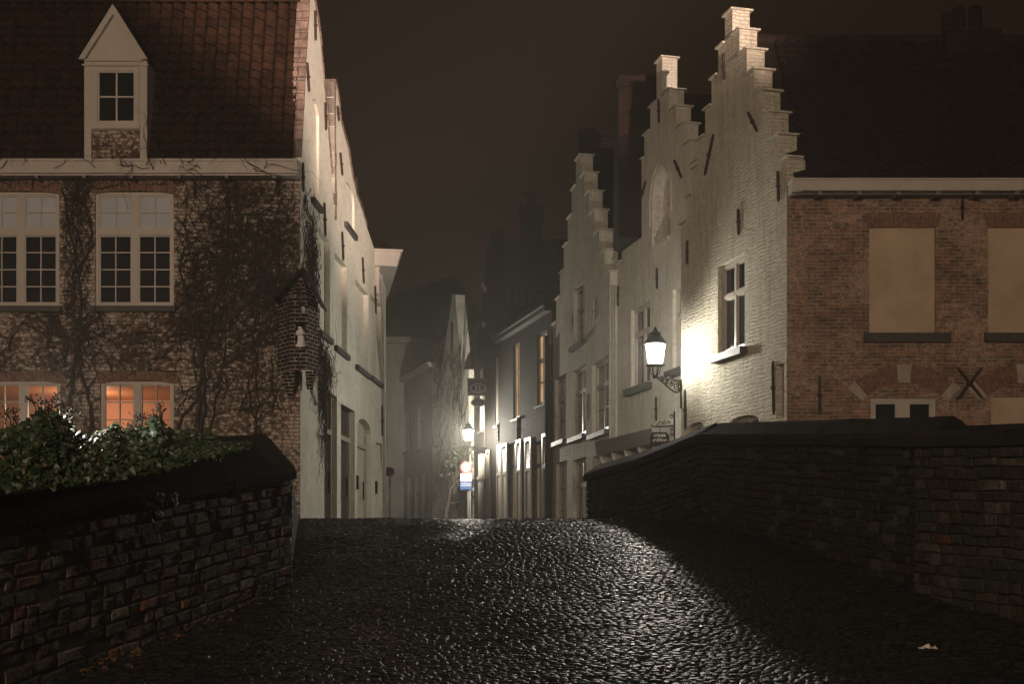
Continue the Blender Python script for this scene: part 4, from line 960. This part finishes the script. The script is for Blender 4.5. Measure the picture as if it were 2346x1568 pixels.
# ------------------------------------------------------------------ signs
def text(par, s, size, loc, mat, bold=0.0, shear=0.0, d=.004, sx=1.0):
    cu = bpy.data.curves.new('lettering', 'FONT'); cu.body = s; cu.size = size; cu.align_x = 'CENTER'; cu.align_y = 'CENTER'; cu.offset = bold; cu.shear = shear; cu.extrude = d
    t = put(bpy.data.objects.new('lettering_curve', cu)); dg = bpy.context.evaluated_depsgraph_get()
    me = bpy.data.meshes.new_from_object(t.evaluated_get(dg)); bpy.data.objects.remove(t)
    L = parent_loc(par)
    for v in me.vertices: v.co = Vector((v.co.x * sx, -v.co.z, v.co.y)) + Vector(loc) - L
    me.materials.clear(); me.materials.append(mat); o = put(bpy.data.objects.new('lettering', me)); o.parent = par; return o
def disc(mb, c, rx, rz, y0, y1, n=40, r_in=0.0):
    o = [(c[0] + rx * math.cos(2 * math.pi * k / n), c[2] + rz * math.sin(2 * math.pi * k / n)) for k in range(n)]
    if r_in:
        i_ = [(c[0] + (rx - r_in) * math.cos(2 * math.pi * k / n), c[2] + (rz - r_in) * math.sin(2 * math.pi * k / n)) for k in range(n)]
        vs = [(x, y, z) for y in (y0, y1) for L in (o, i_) for x, z in L]
        fs = []
        for k in range(n):
            m = (k + 1) % n; fs += [(k, m, n + m, n + k), (2 * n + k, 2 * n + m, 3 * n + m, 3 * n + k), (k, m, 2 * n + m, 2 * n + k), (n + k, n + m, 3 * n + m, 3 * n + k)]
        mb.add(vs, fs)
    else:
        vs = [(x, y, z) for y in (y0, y1) for x, z in o]
        mb.add(vs, [tuple(range(n)), tuple(range(2 * n - 1, n - 1, -1))] + [(k, (k + 1) % n, n + (k + 1) % n, n + k) for k in range(n)])
Ys = G5.P(G5.u(1118), 0).y
c = at(1095, 890, Ys); k_ = Ys / FL
s11 = thing('house_sign', 'dark hanging sign board with a white oval ring around the number 11', 'sign', tuple(c))
b = MB(); b.box(c.x - 24 * k_, c.x + 26 * k_, Ys, Ys + .06, c.z - 17 * k_, c.z + 20 * k_); b.tube([(c.x - 26 * k_, Ys + .03, c.z + 22 * k_), (c.x + 34 * k_, Ys + .03, c.z + 22 * k_)], .03, 6); b.build('board', M['black'], s11)
b = MB(); disc(b, c, 18 * k_, 11 * k_, Ys - .012, Ys - .002, r_in=1.7 * k_); b.build('oval_ring', M['sign_white'], s11)
b = MB()
for x0 in (-.075, .075):                                 # two serifed ones
    for (xa, xb, za, zb) in ((-.022, .022, -.09, .115), (-.055, .055, -.115, -.09)): b.box(c.x + x0 + xa, c.x + x0 + xb, Ys - .008, Ys - .002, c.z + za, c.z + zb)
    b.add([(c.x + x0 - .0225, Ys - .006, c.z + .114), (c.x + x0 - .065, Ys - .006, c.z + .075), (c.x + x0 - .065, Ys - .006, c.z + .055), (c.x + x0 - .0225, Ys - .006, c.z + .08)], [(0, 1, 2, 3)])
b.build('lettering', M['sign_white'], s11)
c = at(1096, 923, Ys)
so = thing('oval_sign', 'small dark oval plate hanging beneath the number board', 'sign', tuple(c))
b = MB(); disc(b, c, 17 * k_, 9.5 * k_, Ys, Ys + .04); b.build('plate', M['iron'], so); b = MB(); disc(b, c, 15 * k_, 8 * k_, Ys - .01, Ys - .002, r_in=.8 * k_); b.build('oval_ring', M['paint_shade'], so)
b = MB()
for x in (-12, 12): b.tube([(c.x + x * k_, Ys + .02, c.z + 7 * k_), (c.x + x * k_, Ys + .02, c.z + 17 * k_)], .012, 5)
b.build('hanger', M['iron'], so)
# round no-entry sign with two plates below, on a post
Yp = 56.0; k_ = Yp / FL; c = at(1068, 1072, Yp)
sp = thing('traffic_sign', 'round red-ringed white traffic sign on a post above a white and a blue plate', 'traffic sign', (at(1077, HY, Yp).x, Yp, .78))
b = MB(); xp = at(1077, HY, Yp).x; b.tube([(xp, Yp + .07, .5), (xp, Yp + .07, c.z + 26 * k_)], .04, 8); b.tube([(at(1073, HY, Yp).x, Yp + .14, .5), (at(1072, HY, Yp).x, Yp + .14, c.z - 55 * k_)], .03, 8); b.build('post', M['zinc'], sp)
b = MB(); disc(b, c, 13.5 * k_, 13.5 * k_, Yp, Yp + .02); b.build('round_plate', M['red'], sp)
b = MB(); disc(b, c, 9.4 * k_, 9.4 * k_, Yp - .012, Yp - .002); b.build('round_face', M['sign_white'], sp)
def plate(par, name, c, w, h, Y, m, r=.02):
    b = MB(); x0, x1, z0, z1 = c.x - w / 2, c.x + w / 2, c.z - h / 2, c.z + h / 2; pts = []
    for (X, Z, a0) in ((x1 - r, z1 - r, 0), (x0 + r, z1 - r, 90), (x0 + r, z0 + r, 180), (x1 - r, z0 + r, 270)):
        pts += [(X + r * math.cos(math.radians(a0 + t)), Z + r * math.sin(math.radians(a0 + t))) for t in (0, 30, 60, 90)]
    n = len(pts); b.add([(x, y, z) for y in (Y, Y + .02) for x, z in pts], [tuple(range(n)), tuple(range(2 * n - 1, n - 1, -1))] + [(i, (i + 1) % n, n + (i + 1) % n, n + i) for i in range(n)])
    return b.build(name, M[m], par)
c = at(1068, 1094.5, Yp); pw = plate(sp, 'white_plate', c, 27 * k_, 19 * k_, Yp, 'sign_white', .04)
text(pw, 'UITGEZONDERD', .052, (c.x, Yp - .004, c.z + .10), M['iron'], .001)
ic = MB()                                               # bicycle and moped pictograms
for x in (-.12, .12):
    for dx_ in (-.045, .045): disc(ic, (c.x + x + dx_, 0, c.z - .01), .03, .03, Yp - .006, Yp - .002, 14, .009)
    ic.tube([(c.x + x - .045, Yp - .004, c.z - .01), (c.x + x - .01, Yp - .004, c.z + .035), (c.x + x + .035, Yp - .004, c.z + .035), (c.x + x + .045, Yp - .004, c.z - .01)], .006, 4)
ic.box(c.x + .10, c.x + .16, Yp - .006, Yp - .002, c.z + .0, c.z + .03); ic.box(c.x + .105, c.x + .125, Yp - .006, Yp - .002, c.z - .11, c.z - .085)
ic.build('pictogram', M['iron'], pw)
c = at(1067.5, 1114, Yp); pb = plate(sp, 'blue_plate', c, 27 * k_, 18 * k_, Yp, 'blue', .03)
text(pb, 'UITGEZONDERD', .062, (c.x, Yp - .004, c.z + .085), M['sign_white'], .003); text(pb, 'LADEN EN LOSSEN', .056, (c.x, Yp - .004, c.z - .0), M['sign_white'], .003)
# no-parking sign by the left wall
Yq = 40.0; k_ = Yq / FL; c = at(893, 1082, Yq)
sq = thing('traffic_sign', 'small round red and blue no parking sign beside the white house corner', 'traffic sign', (c.x, Yq, .78))
b = MB(); b.tube([(c.x, Yq + .06, .5), (c.x, Yq + .06, c.z + 10 * k_)], .03, 8); b.build('post', M['zinc'], sq)
b = MB(); disc(b, c, 11.5 * k_, 11.5 * k_, Yq, Yq + .02); b.build('round_plate', M['red'], sq)
b = MB(); disc(b, c, 8.6 * k_, 8.6 * k_, Yq - .01, Yq - .002); b.build('round_face', M['blue'], sq)
b = MB(); r_ = 8.5 * k_ * .7; b.tube([(c.x - r_, Yq - .012, c.z + r_), (c.x + r_, Yq - .012, c.z - r_)], 1.3 * k_, 4); b.build('slash', M['red'], sq)
c = at(893, 1103, Yq); pl_ = plate(sq, 'arrow_plate', c, 8 * k_, 18 * k_, Yq, 'sign_white', .01)
b = MB(); b.box(c.x - .008, c.x + .008, Yq - .008, Yq - .002, c.z - .08, c.z + .08); b.add([(c.x - .03, Yq - .005, c.z + .07), (c.x + .03, Yq - .005, c.z + .07), (c.x, Yq - .005, c.z + .11), (c.x - .03, Yq - .005, c.z - .07), (c.x + .03, Yq - .005, c.z - .07), (c.x, Yq - .005, c.z - .11)], [(0, 1, 2), (3, 4, 5)]); b.build('arrow', M['iron'], pl_)
# hanging shop sign
Yw = G1.P(G1.u(1560), 0).y + .25; k_ = Yw / FL; c = at(1511.5, 1008, Yw)
sg = thing('shop_sign', 'dark octagonal hanging sign with white lettering on a wrought-iron bracket, half behind the parapet', 'sign', tuple(c))
b = MB(); w_, h_ = 22 * k_, 17 * k_; pts = [(-w_, -h_ * .5), (-w_ * .7, -h_), (w_ * .7, -h_), (w_, -h_ * .5), (w_, h_ * .5), (w_ * .7, h_), (-w_ * .7, h_), (-w_, h_ * .5)]
b.add([(c.x + x, y, c.z + z) for y in (Yw, Yw + .05) for x, z in pts], [tuple(range(8)), tuple(range(15, 7, -1))] + [(i, (i + 1) % 8, 8 + (i + 1) % 8, 8 + i) for i in range(8)]); b.build('board', M['black'], sg)
text(sg, 'ATELIER', .078, (c.x, Yw - .006, at(0, 999, Yw).z), M['sign_white'], .004); text(sg, "dell'Arte", .095, (c.x, Yw - .006, at(0, 1009.5, Yw).z), M['sign_white'], .004, .25)
b = MB(); v0, v1 = at(1545, 943, Yw), at(1545, 1040, Yw); b.tube([v0, v1], .02, 6); b.tube([at(1492, 974, Yw), at(1495, 978, Yw), at(1512, 978.5, Yw), at(1545, 976.5, Yw)], .016, 6)
b.tube([at(1512, 979, Yw), at(1512, 993, Yw)], .01, 5); br = b.build('bracket', M['iron'], sg)
def sp_px(cx_, cy_, r0, r1, t, ph): return [at(cx_ + (r0 + (r1 - r0) * i / 22) * math.cos(ph + t * 6.283 * i / 22), cy_ - (r0 + (r1 - r0) * i / 22) * math.sin(ph + t * 6.283 * i / 22), Yw) for i in range(23)]
for pr in ((1539, 955, 6, 1.5, 1.4, 0), (1512, 972, 8, 2, 1.3, 3), (1523, 970, 5, 1, 1.2, 1), (1540, 985, 5, 1, 1.4, 0), (1540, 996, 5, 1, 1.4, 2), (1533, 968, 4, 1, 1.1, 2)):
    s = MB(); s.tube(sp_px(*pr), .009, 4); s.build('scroll', M['iron'], br)

# ------------------------------------------------------------------ corner shrine with a small statue
Yn = 21.95; zy = lambda y: EH + (HY - y) / FL * 22.1
sh = thing('wall_shrine', 'dark brick corner shrine with a pitched roof, hung on the corner of the left house', 'shrine', tuple(at(686, 780, 22.1)))
A_, B_, C_, D_ = (at(636, HY, 22.4).x, 22.39), (at(666, HY, Yn).x, Yn), (at(704, HY, Yn).x, Yn), (at(727, HY, 22.3).x, 22.42)
NF = Plane(666, Yn, None); wN = C_[0] - B_[0]
b = MB(); n0, n1 = (676 - 666) / FL * Yn, (700.5 - 666) / FL * Yn
wall(b, NF, rect(0, wN, zy(850), zy(684)), [archtop(n0, n1, zy(798), zy(752), .1, 8), rect(n0 + .07, n1 - .02, zy(722), zy(702))], .1)
for (p, q_) in ((A_, B_), (C_, D_)):
    b.add([(p[0], p[1], zy(850)), (q_[0], q_[1], zy(850)), (q_[0], q_[1], zy(684)), (p[0], p[1], zy(684))], [(0, 1, 2, 3)])
mid = ((B_[0] + C_[0]) / 2, Yn)
b.add([(A_[0], 22.3, zy(684)), (D_[0], 22.3, zy(684)), (at(690, HY, Yn).x, 22.0, zy(628)), (B_[0], Yn, zy(684)), (C_[0], Yn, zy(684))], [(3, 4, 2), (0, 3, 2), (4, 1, 2)])
for s0, (x0, x1), (xb0, xb1) in ((1, (640, 677), (658, 672)), (2, (699, 725), (703, 716))):   # two tapering brick legs below the niche
    p = [at(x0, 905 if s0 == 1 else 880, 22.35), at(x1, 850, 22.35)]
    yb = 912 if s0 == 1 else 893
    b.hexa([at(xb0, yb, 22.34), at(xb1, yb, 22.34), at(xb1, yb, 22.6), at(xb0, yb, 22.6), at(x0, 851, Yn + .12), at(x1, 851, Yn + .02 + .1 * (s0 == 2)), at(x1, 851, 22.6), at(x0, 851, 22.6)])
b.build('brick_body', M['brick_shrine'], sh)
b = MB(); b.add([(B_[0] - .1, Yn + .02, zy(800)), (C_[0] + .08, Yn + .02, zy(800)), (C_[0] + .08, 22.35, zy(800)), (B_[0] - .1, 22.35, zy(800))], [(0, 1, 2, 3)]); b.add([(B_[0] - .1, 22.3, zy(800)), (C_[0] + .1, 22.3, zy(800)), (C_[0] + .1, 22.3, zy(690)), (B_[0] - .1, 22.3, zy(690))], [(0, 1, 2, 3)]); b.build('niche_back', M['black'], sh)
b = MB(); apx_ = at(694, 620, 21.8)
for (xe, ye) in ((627, 688), (733, 700)):
    e_ = at(xe, ye, 21.85); bk_ = Vector((0, .75, 0)); t_ = Vector((0, 0, .07)); s_ = 1 if xe > 690 else -1
    b.hexa([e_, apx_, apx_ + bk_, e_ + bk_, e_ + t_, apx_ + t_, apx_ + bk_ + t_, e_ + bk_ + t_])
b.build('roof', M['tile_dark'], sh)
st = tag(thing('statue', 'small white statue of a robed mother and child inside the brick niche', 'statue', tuple(at(688, 798, 22.08))))
b = MB(); bp = at(688, 798, 22.08); H = 50 / FL * 22.08
b.lathe([(.105, 0), (.11, .02), (.095, .035), (.1, .05)], tuple(bp), 14)
prof_ = [(.05, .088), (.3, .07), (.52, .055), (.66, .062), (.78, .068), (.83, .05), (.855, .022), (.875, .022), (.895, .034), (.94, .04), (.975, .03), (1.0, .006)]
vs = []; n = 18
for t_, r_ in prof_:
    for k in range(n):
        a = 2 * math.pi * k / n; f = 1 + (.13 * math.sin(5 * a + t_ * 3) if t_ < .7 else 0)
        vs.append((bp.x + r_ * f * math.cos(a) + .012 * math.sin(t_ * 4), bp.y + r_ * .75 * f * math.sin(a), bp.z + t_ * H))
b.add(vs, [(i * n + k, i * n + (k + 1) % n, (i + 1) * n + (k + 1) % n, (i + 1) * n + k) for i in range(len(prof_) - 1) for k in range(n)])
b.tube([bp + Vector((-.05, -.02, .76 * H)), bp + Vector((-.075, -.05, .62 * H)), bp + Vector((0, -.07, .6 * H))], [.022, .02, .014], 7); b.tube([bp + Vector((.06, -.02, .76 * H)), bp + Vector((.08, -.05, .63 * H)), bp + Vector((.03, -.075, .64 * H))], [.022, .02, .014], 7)
b.tube([bp + Vector((.035, -.06, .58 * H)), bp + Vector((.04, -.06, .7 * H)), bp + Vector((.04, -.058, .76 * H))], [.03, .032, .016], 8); b.lathe([(.004, -.022), (.02, -.012), (.024, 0), (.018, .016), (.004, .024)], tuple(bp + Vector((.04, -.06, .8 * H))), 8)
b.build('figure', M['statue'], st, smooth=True)
rl = MB(); q = at(694, 712, Yn + .06); rl.tube([q + Vector((0, 0, -.07)), q + Vector((.01, 0, .0)), q + Vector((0, 0, .07))], [.05, .06, .035], 8); rl.build('relief', M['statue'], sh)

# ------------------------------------------------------------------ bare creeper on the brick front and round the corner
def creeper(mb, F, zones, n, seed, o=.02, rmax=.011, avoid=(), umax=None, down=False, step=.07):
    r = random.Random(seed)
    for i in range(n):
        zn = r.choices(zones, [z[4] for z in zones])[0]
        x, y = r.uniform(zn[0], zn[1]), r.uniform(zn[2], zn[3]); u, z = F.uz(x, y)
        a = r.gauss(-1.4 if down else 1.3, .9); L = r.randint(6, 22); rad = r.choice([.35, .45, .5, .6, .8, 1.0]) * rmax; pts = []; cu = r.gauss(0, .06); oo = o + r.uniform(0, .06)
        for k in range(L):
            if any(p[0] < u < p[1] and p[2] < z < p[3] for p in avoid) or (umax is not None and u > umax): break
            pts.append(F.P(u, z, oo + .015 * math.sin(k * .9 + i)))
            a += r.gauss(cu, .28); u += math.cos(a) * step; z += math.sin(a) * step
        if len(pts) > 3:
            mb.tube(pts, [rad * (1 - .75 * k / len(pts)) for k in range(len(pts))], 4, False)
            if r.random() < .5:                         # short spurs and dead tendrils
                for k in range(1, len(pts) - 1, 2):
                    e_ = pts[k] + F.d * r.gauss(0, .06) + Vector((0, 0, r.gauss(0, .06))) + F.n * r.uniform(0, .05); mb.tube([pts[k], e_], [rad * .45, rad * .2], 3, False)
cv = MB(); av = [(a - .05, b_ + .05, c_ - .02, d_ + .02) for a, b_, c_, d_ in wr]
zones = [(400, 690, 400, 640, 6), (400, 690, 560, 800, 8), (400, 660, 700, 985, 7), (136, 218, 395, 700, 5), (130, 235, 700, 990, 5), (-40, 400, 395, 435, 2.2), (-40, 420, 715, 870, 5), (430, 640, 600, 760, 6)]
creeper(cv, FR, zones, 1080, 3, .02, .012, av, -.01)
creeper(cv, FR, [(420, 680, 430, 700, 1), (150, 210, 420, 900, .4)], 240, 5, .05, .014, av, -.01, step=.05)
rr = random.Random(11)                                  # thick old stems up from the ground
for x0, y0, x1, y1 in ((455, 1060, 520, 420), (470, 1060, 430, 560), (560, 1040, 640, 440), (180, 1010, 165, 430), (195, 1010, 200, 720), (480, 900, 660, 700), (420, 980, 470, 760), (600, 1000, 560, 640), (400, 780, 560, 620), (520, 760, 680, 520), (200, 800, 60, 740), (180, 700, 210, 420), (500, 1060, 500, 620)):
    m = 26; pts = []
    for k in range(m + 1):
        t = k / m; u_, z_ = FR.uz(x0 + (x1 - x0) * t + 16 * math.sin(t * 7 + x0) + rr.gauss(0, 3), y0 + (y1 - y0) * t + rr.gauss(0, 3)); pts.append(FR.P(u_, z_, .05))
    w0 = rr.uniform(.018, .046); cv.tube(pts, [w0 * (1 - .7 * k / m) for k in range(m + 1)], 5, False)
g2 = Plane(680, 22.05, None)                            # runners over the gutter board
creeper(cv, g2, [(-30, 220, 372, 392, 1), (270, 480, 372, 392, 1.3), (520, 650, 370, 392, .8)], 46, 8, .015, .008, (), None, step=.06)
creeper(cv, WL, [(692, 712, 430, 620, 4), (700, 728, 520, 660, 3), (724, 752, 790, 905, 5), (726, 742, 880, 1000, 3), (715, 735, 700, 800, 2)], 420, 9, .02, .012, [(WL.u(728), WL.u(758), WL.z(728, 757), 99), (WL.u(743), WL.u(772), -1, WL.z(743, 905))], None, True)
creeper(cv, NF, [(640, 722, 640, 860, 1)], 70, 19, .03, .009, [(n0 - .02, n1 + .02, zy(800), zy(738)), (-9, -.2, -9, 99)], wN + .06)
tag(cv.build('climbing_vine', M['bark']), 'leafless creeper with tangled dark stems covering the brick front of the left house', 'climbing plant')

# ------------------------------------------------------------------ ivy heaped on the left parapet
LEAF = [(0, 0), (.42, .02), (.5, .3), (.33, .45), (.22, .62), (0, 1.0), (-.22, .62), (-.33, .45), (-.5, .3), (-.42, .02)]
def leaf(mb, c, n_, size, r, col):
    n_ = n_.normalized(); t = n_.orthogonal().normalized(); a = r.uniform(0, 6.28); x = t * math.cos(a) + n_.cross(t) * math.sin(a); y = n_.cross(x)
    vs = [c + (x * px + y * (py - .4)) * size + n_ * (-.22 * abs(px) + .05 * py) * size for px, py in LEAF] + [c + n_ * .06 * size]
    mb.add(vs, [(10, i, (i + 1) % 10) for i in range(10)], col)
iv = MB(); r = random.Random(21)
topk = [(-120, 975), (0, 985), (40, 975), (70, 958), (95, 942), (125, 948), (150, 958), (165, 988), (200, 1000), (240, 985), (262, 965), (285, 990), (330, 975), (350, 955), (368, 962), (385, 985), (430, 985), (470, 998), (520, 1004), (575, 1016)]
botk = [(-120, 1135), (0, 1128), (130, 1116), (260, 1100), (380, 1078), (470, 1048), (540, 1034), (575, 1022)]
def kn(t, x):
    for (a, p), (b_, q_) in zip(t, t[1:]):
        if x <= b_: return p + (q_ - p) * (x - a) / (b_ - a)
    return t[-1][1]
for i in range(8000):
    x = r.uniform(-110, 572); yt, yb = kn(topk, x), kn(botk, x); t = r.random() ** .85; y = yt + (yb - yt) * t
    o_ = -.75 + .88 * t ** .6 + r.uniform(-.12, .08)
    u_ = LP.u(x) if False else None
    # a point on the plane of the parapet pushed back by o_ along its normal
    base = plane_pts(LA + LP.n * o_, LB + LP.n * o_); u_, z_ = base.uz(x, y); p = base.P(u_, z_)
    nn = Vector((r.gauss(0, .6), r.gauss(-.75, .5), r.gauss(.55, .5))); g = r.random()
    k_ = r.uniform(.5, 1.25); col = (.028 * k_, .062 * k_, .02 * k_, 1) if g < .75 else ((.05 * k_, .09 * k_, .03 * k_, 1) if g < .96 else (.13 * k_, .07 * k_, .03 * k_, 1))
    leaf(iv, p, nn, r.uniform(.035, .078), r, col)
for (x, y, sx, sy, n_) in ((335, 1150, 16, 30, 70), (370, 1140, 14, 12, 26), (470, 1045, 25, 10, 30)):      # trails down the wall
    for i in range(n_):
        u_, z_ = LP.uz(x + r.gauss(0, sx * .5), y + r.gauss(0, sy * .6)); k_ = r.uniform(.6, 1.2)
        leaf(iv, LP.P(u_, z_, .07 + r.uniform(0, .05)), LP.n + Vector((r.gauss(0, .4), 0, r.gauss(.2, .4))), r.uniform(.03, .06), r, (.03 * k_, .065 * k_, .02 * k_, 1))
ivo = tag(iv.build('ivy', M['leaf']), 'dense dark green ivy with flowering shoots spilling over the left parapet coping', 'ivy')
fl = MB()
for (x, y, h, w_) in ((20, 968, 55, 22), (88, 930, 40, 26), (118, 950, 30, 18), (140, 940, 55, 22), (160, 960, 40, 14), (322, 975, 35, 16), (366, 950, 55, 12), (352, 972, 26, 14), (300, 985, 28, 12)):
    for j in range(4):
        bx_ = plane_pts(LA + LP.n * -.75, LB + LP.n * -.75); u_, z_ = bx_.uz(x + r.gauss(0, w_ * .4), y - h * r.uniform(.0, .55)); tip = bx_.P(u_, z_); u2, z2 = bx_.uz(x, y + 40); ft = bx_.P(u2, z2)
        fl.tube([ft, ft.lerp(tip, .6) + Vector((r.gauss(0, .02), 0, .02)), tip], [.006, .005, .003], 4)
        for q in range(11):
            e_ = tip + Vector((r.gauss(0, .025), r.gauss(0, .02), r.gauss(.012, .018))); fl.tube([tip, e_], .0015, 3, False); fl.lathe([(.002, -.008), (.008, 0), (.002, .008)], tuple(e_), 5)
fl.build('flower_umbel', M['bark'], ivo)

# ------------------------------------------------------------------ young tree by the far lantern, creeper on the white gable
tr = thing('small_tree', 'small thin tree with a few pale leaves lit by the far lantern', 'tree', (at(1022, HY, 57).x, 57, .78)); r = random.Random(4)
tk = MB(); b0 = at(1022, 1200, 57)
def limb(p, d_, L, rad, depth, ends):
    pts = [p]; m = 7
    for k in range(m): d_ = (d_ + Vector((r.gauss(0, .16), r.gauss(0, .16), r.gauss(.03, .12)))).normalized(); pts.append(pts[-1] + d_ * L / m)
    tk.tube(pts, [rad * (1 - .6 * k / m) for k in range(m + 1)], 6)
    if depth == 0: ends.append(pts); return
    for k in (3, 5, 6, 7):
        limb(pts[k], (d_ + Vector((r.gauss(0, .7), r.gauss(0, .5), r.gauss(.1, .4)))).normalized(), L * r.uniform(.45, .7), rad * .5, depth - 1, ends)
ends = []; limb(b0, Vector((-.03, 0, 1)), 2.2, .11, 2, ends); tk.build('trunk', M['bark'], tr)
cr = MB()
for pts in ends:
    for p in pts[3:]:
        for q in range(1):
            k_ = r.uniform(.7, 1.2); leaf(cr, p + Vector((r.gauss(0, .16), r.gauss(0, .14), r.gauss(-.05, .14))), Vector((r.gauss(0, .6), r.gauss(-.5, .6), r.gauss(.3, .6))), r.uniform(.11, .19), r, (.06 * k_, .065 * k_, .03 * k_, 1))
for i in range(64):
    ctr_ = r.choice(((1042, 1030), (1050, 1042), (1036, 1040), (1022, 1084), (1030, 1062))); p = at(r.gauss(ctr_[0], 7), r.gauss(ctr_[1], 8), 57.2 + r.gauss(0, .4)); k_ = r.uniform(.7, 1.2); leaf(cr, p, Vector((r.gauss(0, .6), r.gauss(-.5, .6), r.gauss(.3, .6))), r.uniform(.11, .19), r, (.07 * k_, .075 * k_, .035 * k_, 1))
cr.build('crown', M['leaf'], tr)
gv = MB(); creeper(gv, G6, [(995, 1065, 840, 960, 1), (1000, 1070, 930, 1180, 1.2)], 130, 14, .03, .03, (), None, step=.16)
tag(gv.build('climbing_vine', M['bark']), 'sparse bare creeper under the white pointed gable at the end of the lane', 'climbing plant')

# ------------------------------------------------------------------ litter on the setts
p0 = gnd(2127, 1492); lt = MB(); r = random.Random(2); nu, nv = 7, 5
vs = [(p0.x + (i / (nu - 1) - .5) * .13 + r.gauss(0, .008), p0.y + (j / (nv - 1) - .5) * .08 + r.gauss(0, .006), p0.z + .012 + abs(r.gauss(0, .012))) for j in range(nv) for i in range(nu)]
lt.add(vs, [(j * nu + i, j * nu + i + 1, (j + 1) * nu + i + 1, (j + 1) * nu + i) for j in range(nv - 1) for i in range(nu - 1)])
tag(lt.build('crumpled_paper', M['paint']), 'crumpled white scrap of paper lying on the dark setts at right', 'litter')
fm = MB(); r = random.Random(6)
for i in range(70):
    t = r.random(); p = LA.lerp(LB, t); q_ = gnd(165 + 502 * t + abs(r.gauss(0, 30)) + 6, 1539 - 201 * t + r.gauss(2, 6)); k_ = r.uniform(.6, 1.3)
    leaf(fm, q_ + Vector((0, 0, .012)), Vector((r.gauss(0, .35), r.gauss(-.2, .35), 1)), r.uniform(.03, .06), r, (.16 * k_, .09 * k_, .04 * k_, 1))
tag(fm.build('fallen_leaves', M['leaf'], stuff=True), 'brown fallen leaves scattered along the foot of the left parapet', 'leaves')

# ------------------------------------------------------------------ added unseen houses behind the camera, shaped to shade the floodlight
hb = thing('shading_house', 'added gabled house behind the camera, shaped to shade the floodlight', 'house', (5.5, -5, 0)); E = EH
b = MB(); pts = [(2.4, -.8), (8.58, -.8), (8.58, E + 4.27), (5.5, E + 7.16), (2.4, E + 4.25)]
b.add([(x, y, z) for y in (-5, -8) for x, z in pts], [(0, 1, 2, 3, 4), (9, 8, 7, 6, 5), (0, 1, 6, 5), (1, 2, 7, 6), (4, 0, 5, 9)]); b.build('wall', M['brick_left'], hb)
b = MB(); b.add([(x, y, z) for y in (-4.95, -8.05) for x, z in ((8.62, E + 4.25), (5.5, E + 7.18), (2.3, E + 4.18))], [(0, 1, 4, 3), (1, 2, 5, 4)]); b.build('roof', M['tile_dark'], hb)
hc = thing('shading_house', 'added tall house front with a low wing behind the camera, blocking the floodlight', 'house', (12, -5, 0))
b = MB(); b.box(8.7, 9.42, -5.3, -5, -.8, E + 5.0); b.box(9.422, 22, -5.7, -5, -.8, E + 7.5); b.build('wall', M['brick_left'], hc); b = MB(); b.add([(8.6, -4.98, E + 5.22), (9.42, -4.98, E + 5.22), (9.42, -8, E + 3.2), (8.6, -8, E + 3.2)], [(0, 1, 2, 3)]); b.add([(9.4, -4.9, E + 7.4), (22, -4.9, E + 7.4), (22, -5.35, E + 8.5), (9.4, -5.35, E + 8.5), (9.4, -5.8, E + 7.4), (22, -5.8, E + 7.4)], [(0, 1, 2, 3), (3, 2, 5, 4)]); b.build('roof', M['tile_dark'], hc)
lamp('floodlight', (10, -10, E + 4.5), P_FLOOD, (1, .73, .59), .12); lamp('quay_lamp', (-7, -16, E + 8), P_QUAY, (1, .74, .53), .12)
lamp('room_light', (at(200, HY, 24.4).x, 24.4, zc - .5), P_ROOM, (1, .72, .48), .3)
gp = plane_pts(LA + LP.n * -1.0, LB + LP.n * -1.0); u_, z_ = gp.uz(100, 935); lamp('garden_light', gp.P(u_, z_), P_GARDEN, (1, .93, .82), .05)

# ------------------------------------------------------------------ fog, sky, camera
hz = MB(); hz.box(-330, 330, -320, 720, -3, 17); m = bpy.data.materials.new('night_fog'); m.use_nodes = True; nt = m.node_tree; nt.nodes.clear()
ou = nt.nodes.new('ShaderNodeOutputMaterial'); pv = nt.nodes.new('ShaderNodeVolumePrincipled'); pv.inputs['Color'].default_value = (.9, .88, .84, 1); pv.inputs['Density'].default_value = .0029; pv.inputs['Anisotropy'].default_value = .4
nt.links.new(pv.outputs[0], ou.inputs['Volume']); ho_ = hz.build('haze', m); ho_['kind'] = 'stuff'
wd = bpy.data.worlds.new('World'); SC.world = wd; wd.use_nodes = True; bg = wd.node_tree.nodes['Background']; bg.inputs[0].default_value = (.0112, .0058, .0027, 1); bg.inputs[1].default_value = 1.0
cam = put(bpy.data.objects.new('camera', bpy.data.cameras.new('camera'))); cam.location = (0, 0, EH); cam.rotation_euler = (math.pi / 2, 0, 0)
cd = cam.data; cd.sensor_width = 36; cd.lens = 36 * FL / 2346; cd.shift_y = (HY - 784) / 2346; cd.clip_start = .05; cd.clip_end = 2000; SC.camera = cam
SC.view_settings.view_transform = 'Standard'; SC.view_settings.look = 'None'; SC.view_settings.exposure = 0; SC.view_settings.gamma = 1
SC.cycles.max_bounces = 5; SC.cycles.diffuse_bounces = 3; SC.cycles.glossy_bounces = 2; SC.cycles.volume_bounces = 0; SC.cycles.transparent_max_bounces = 12
SC.cycles.sample_clamp_indirect = 3; SC.cycles.caustics_reflective = False; SC.cycles.caustics_refractive = False; SC.cycles.use_denoising = True
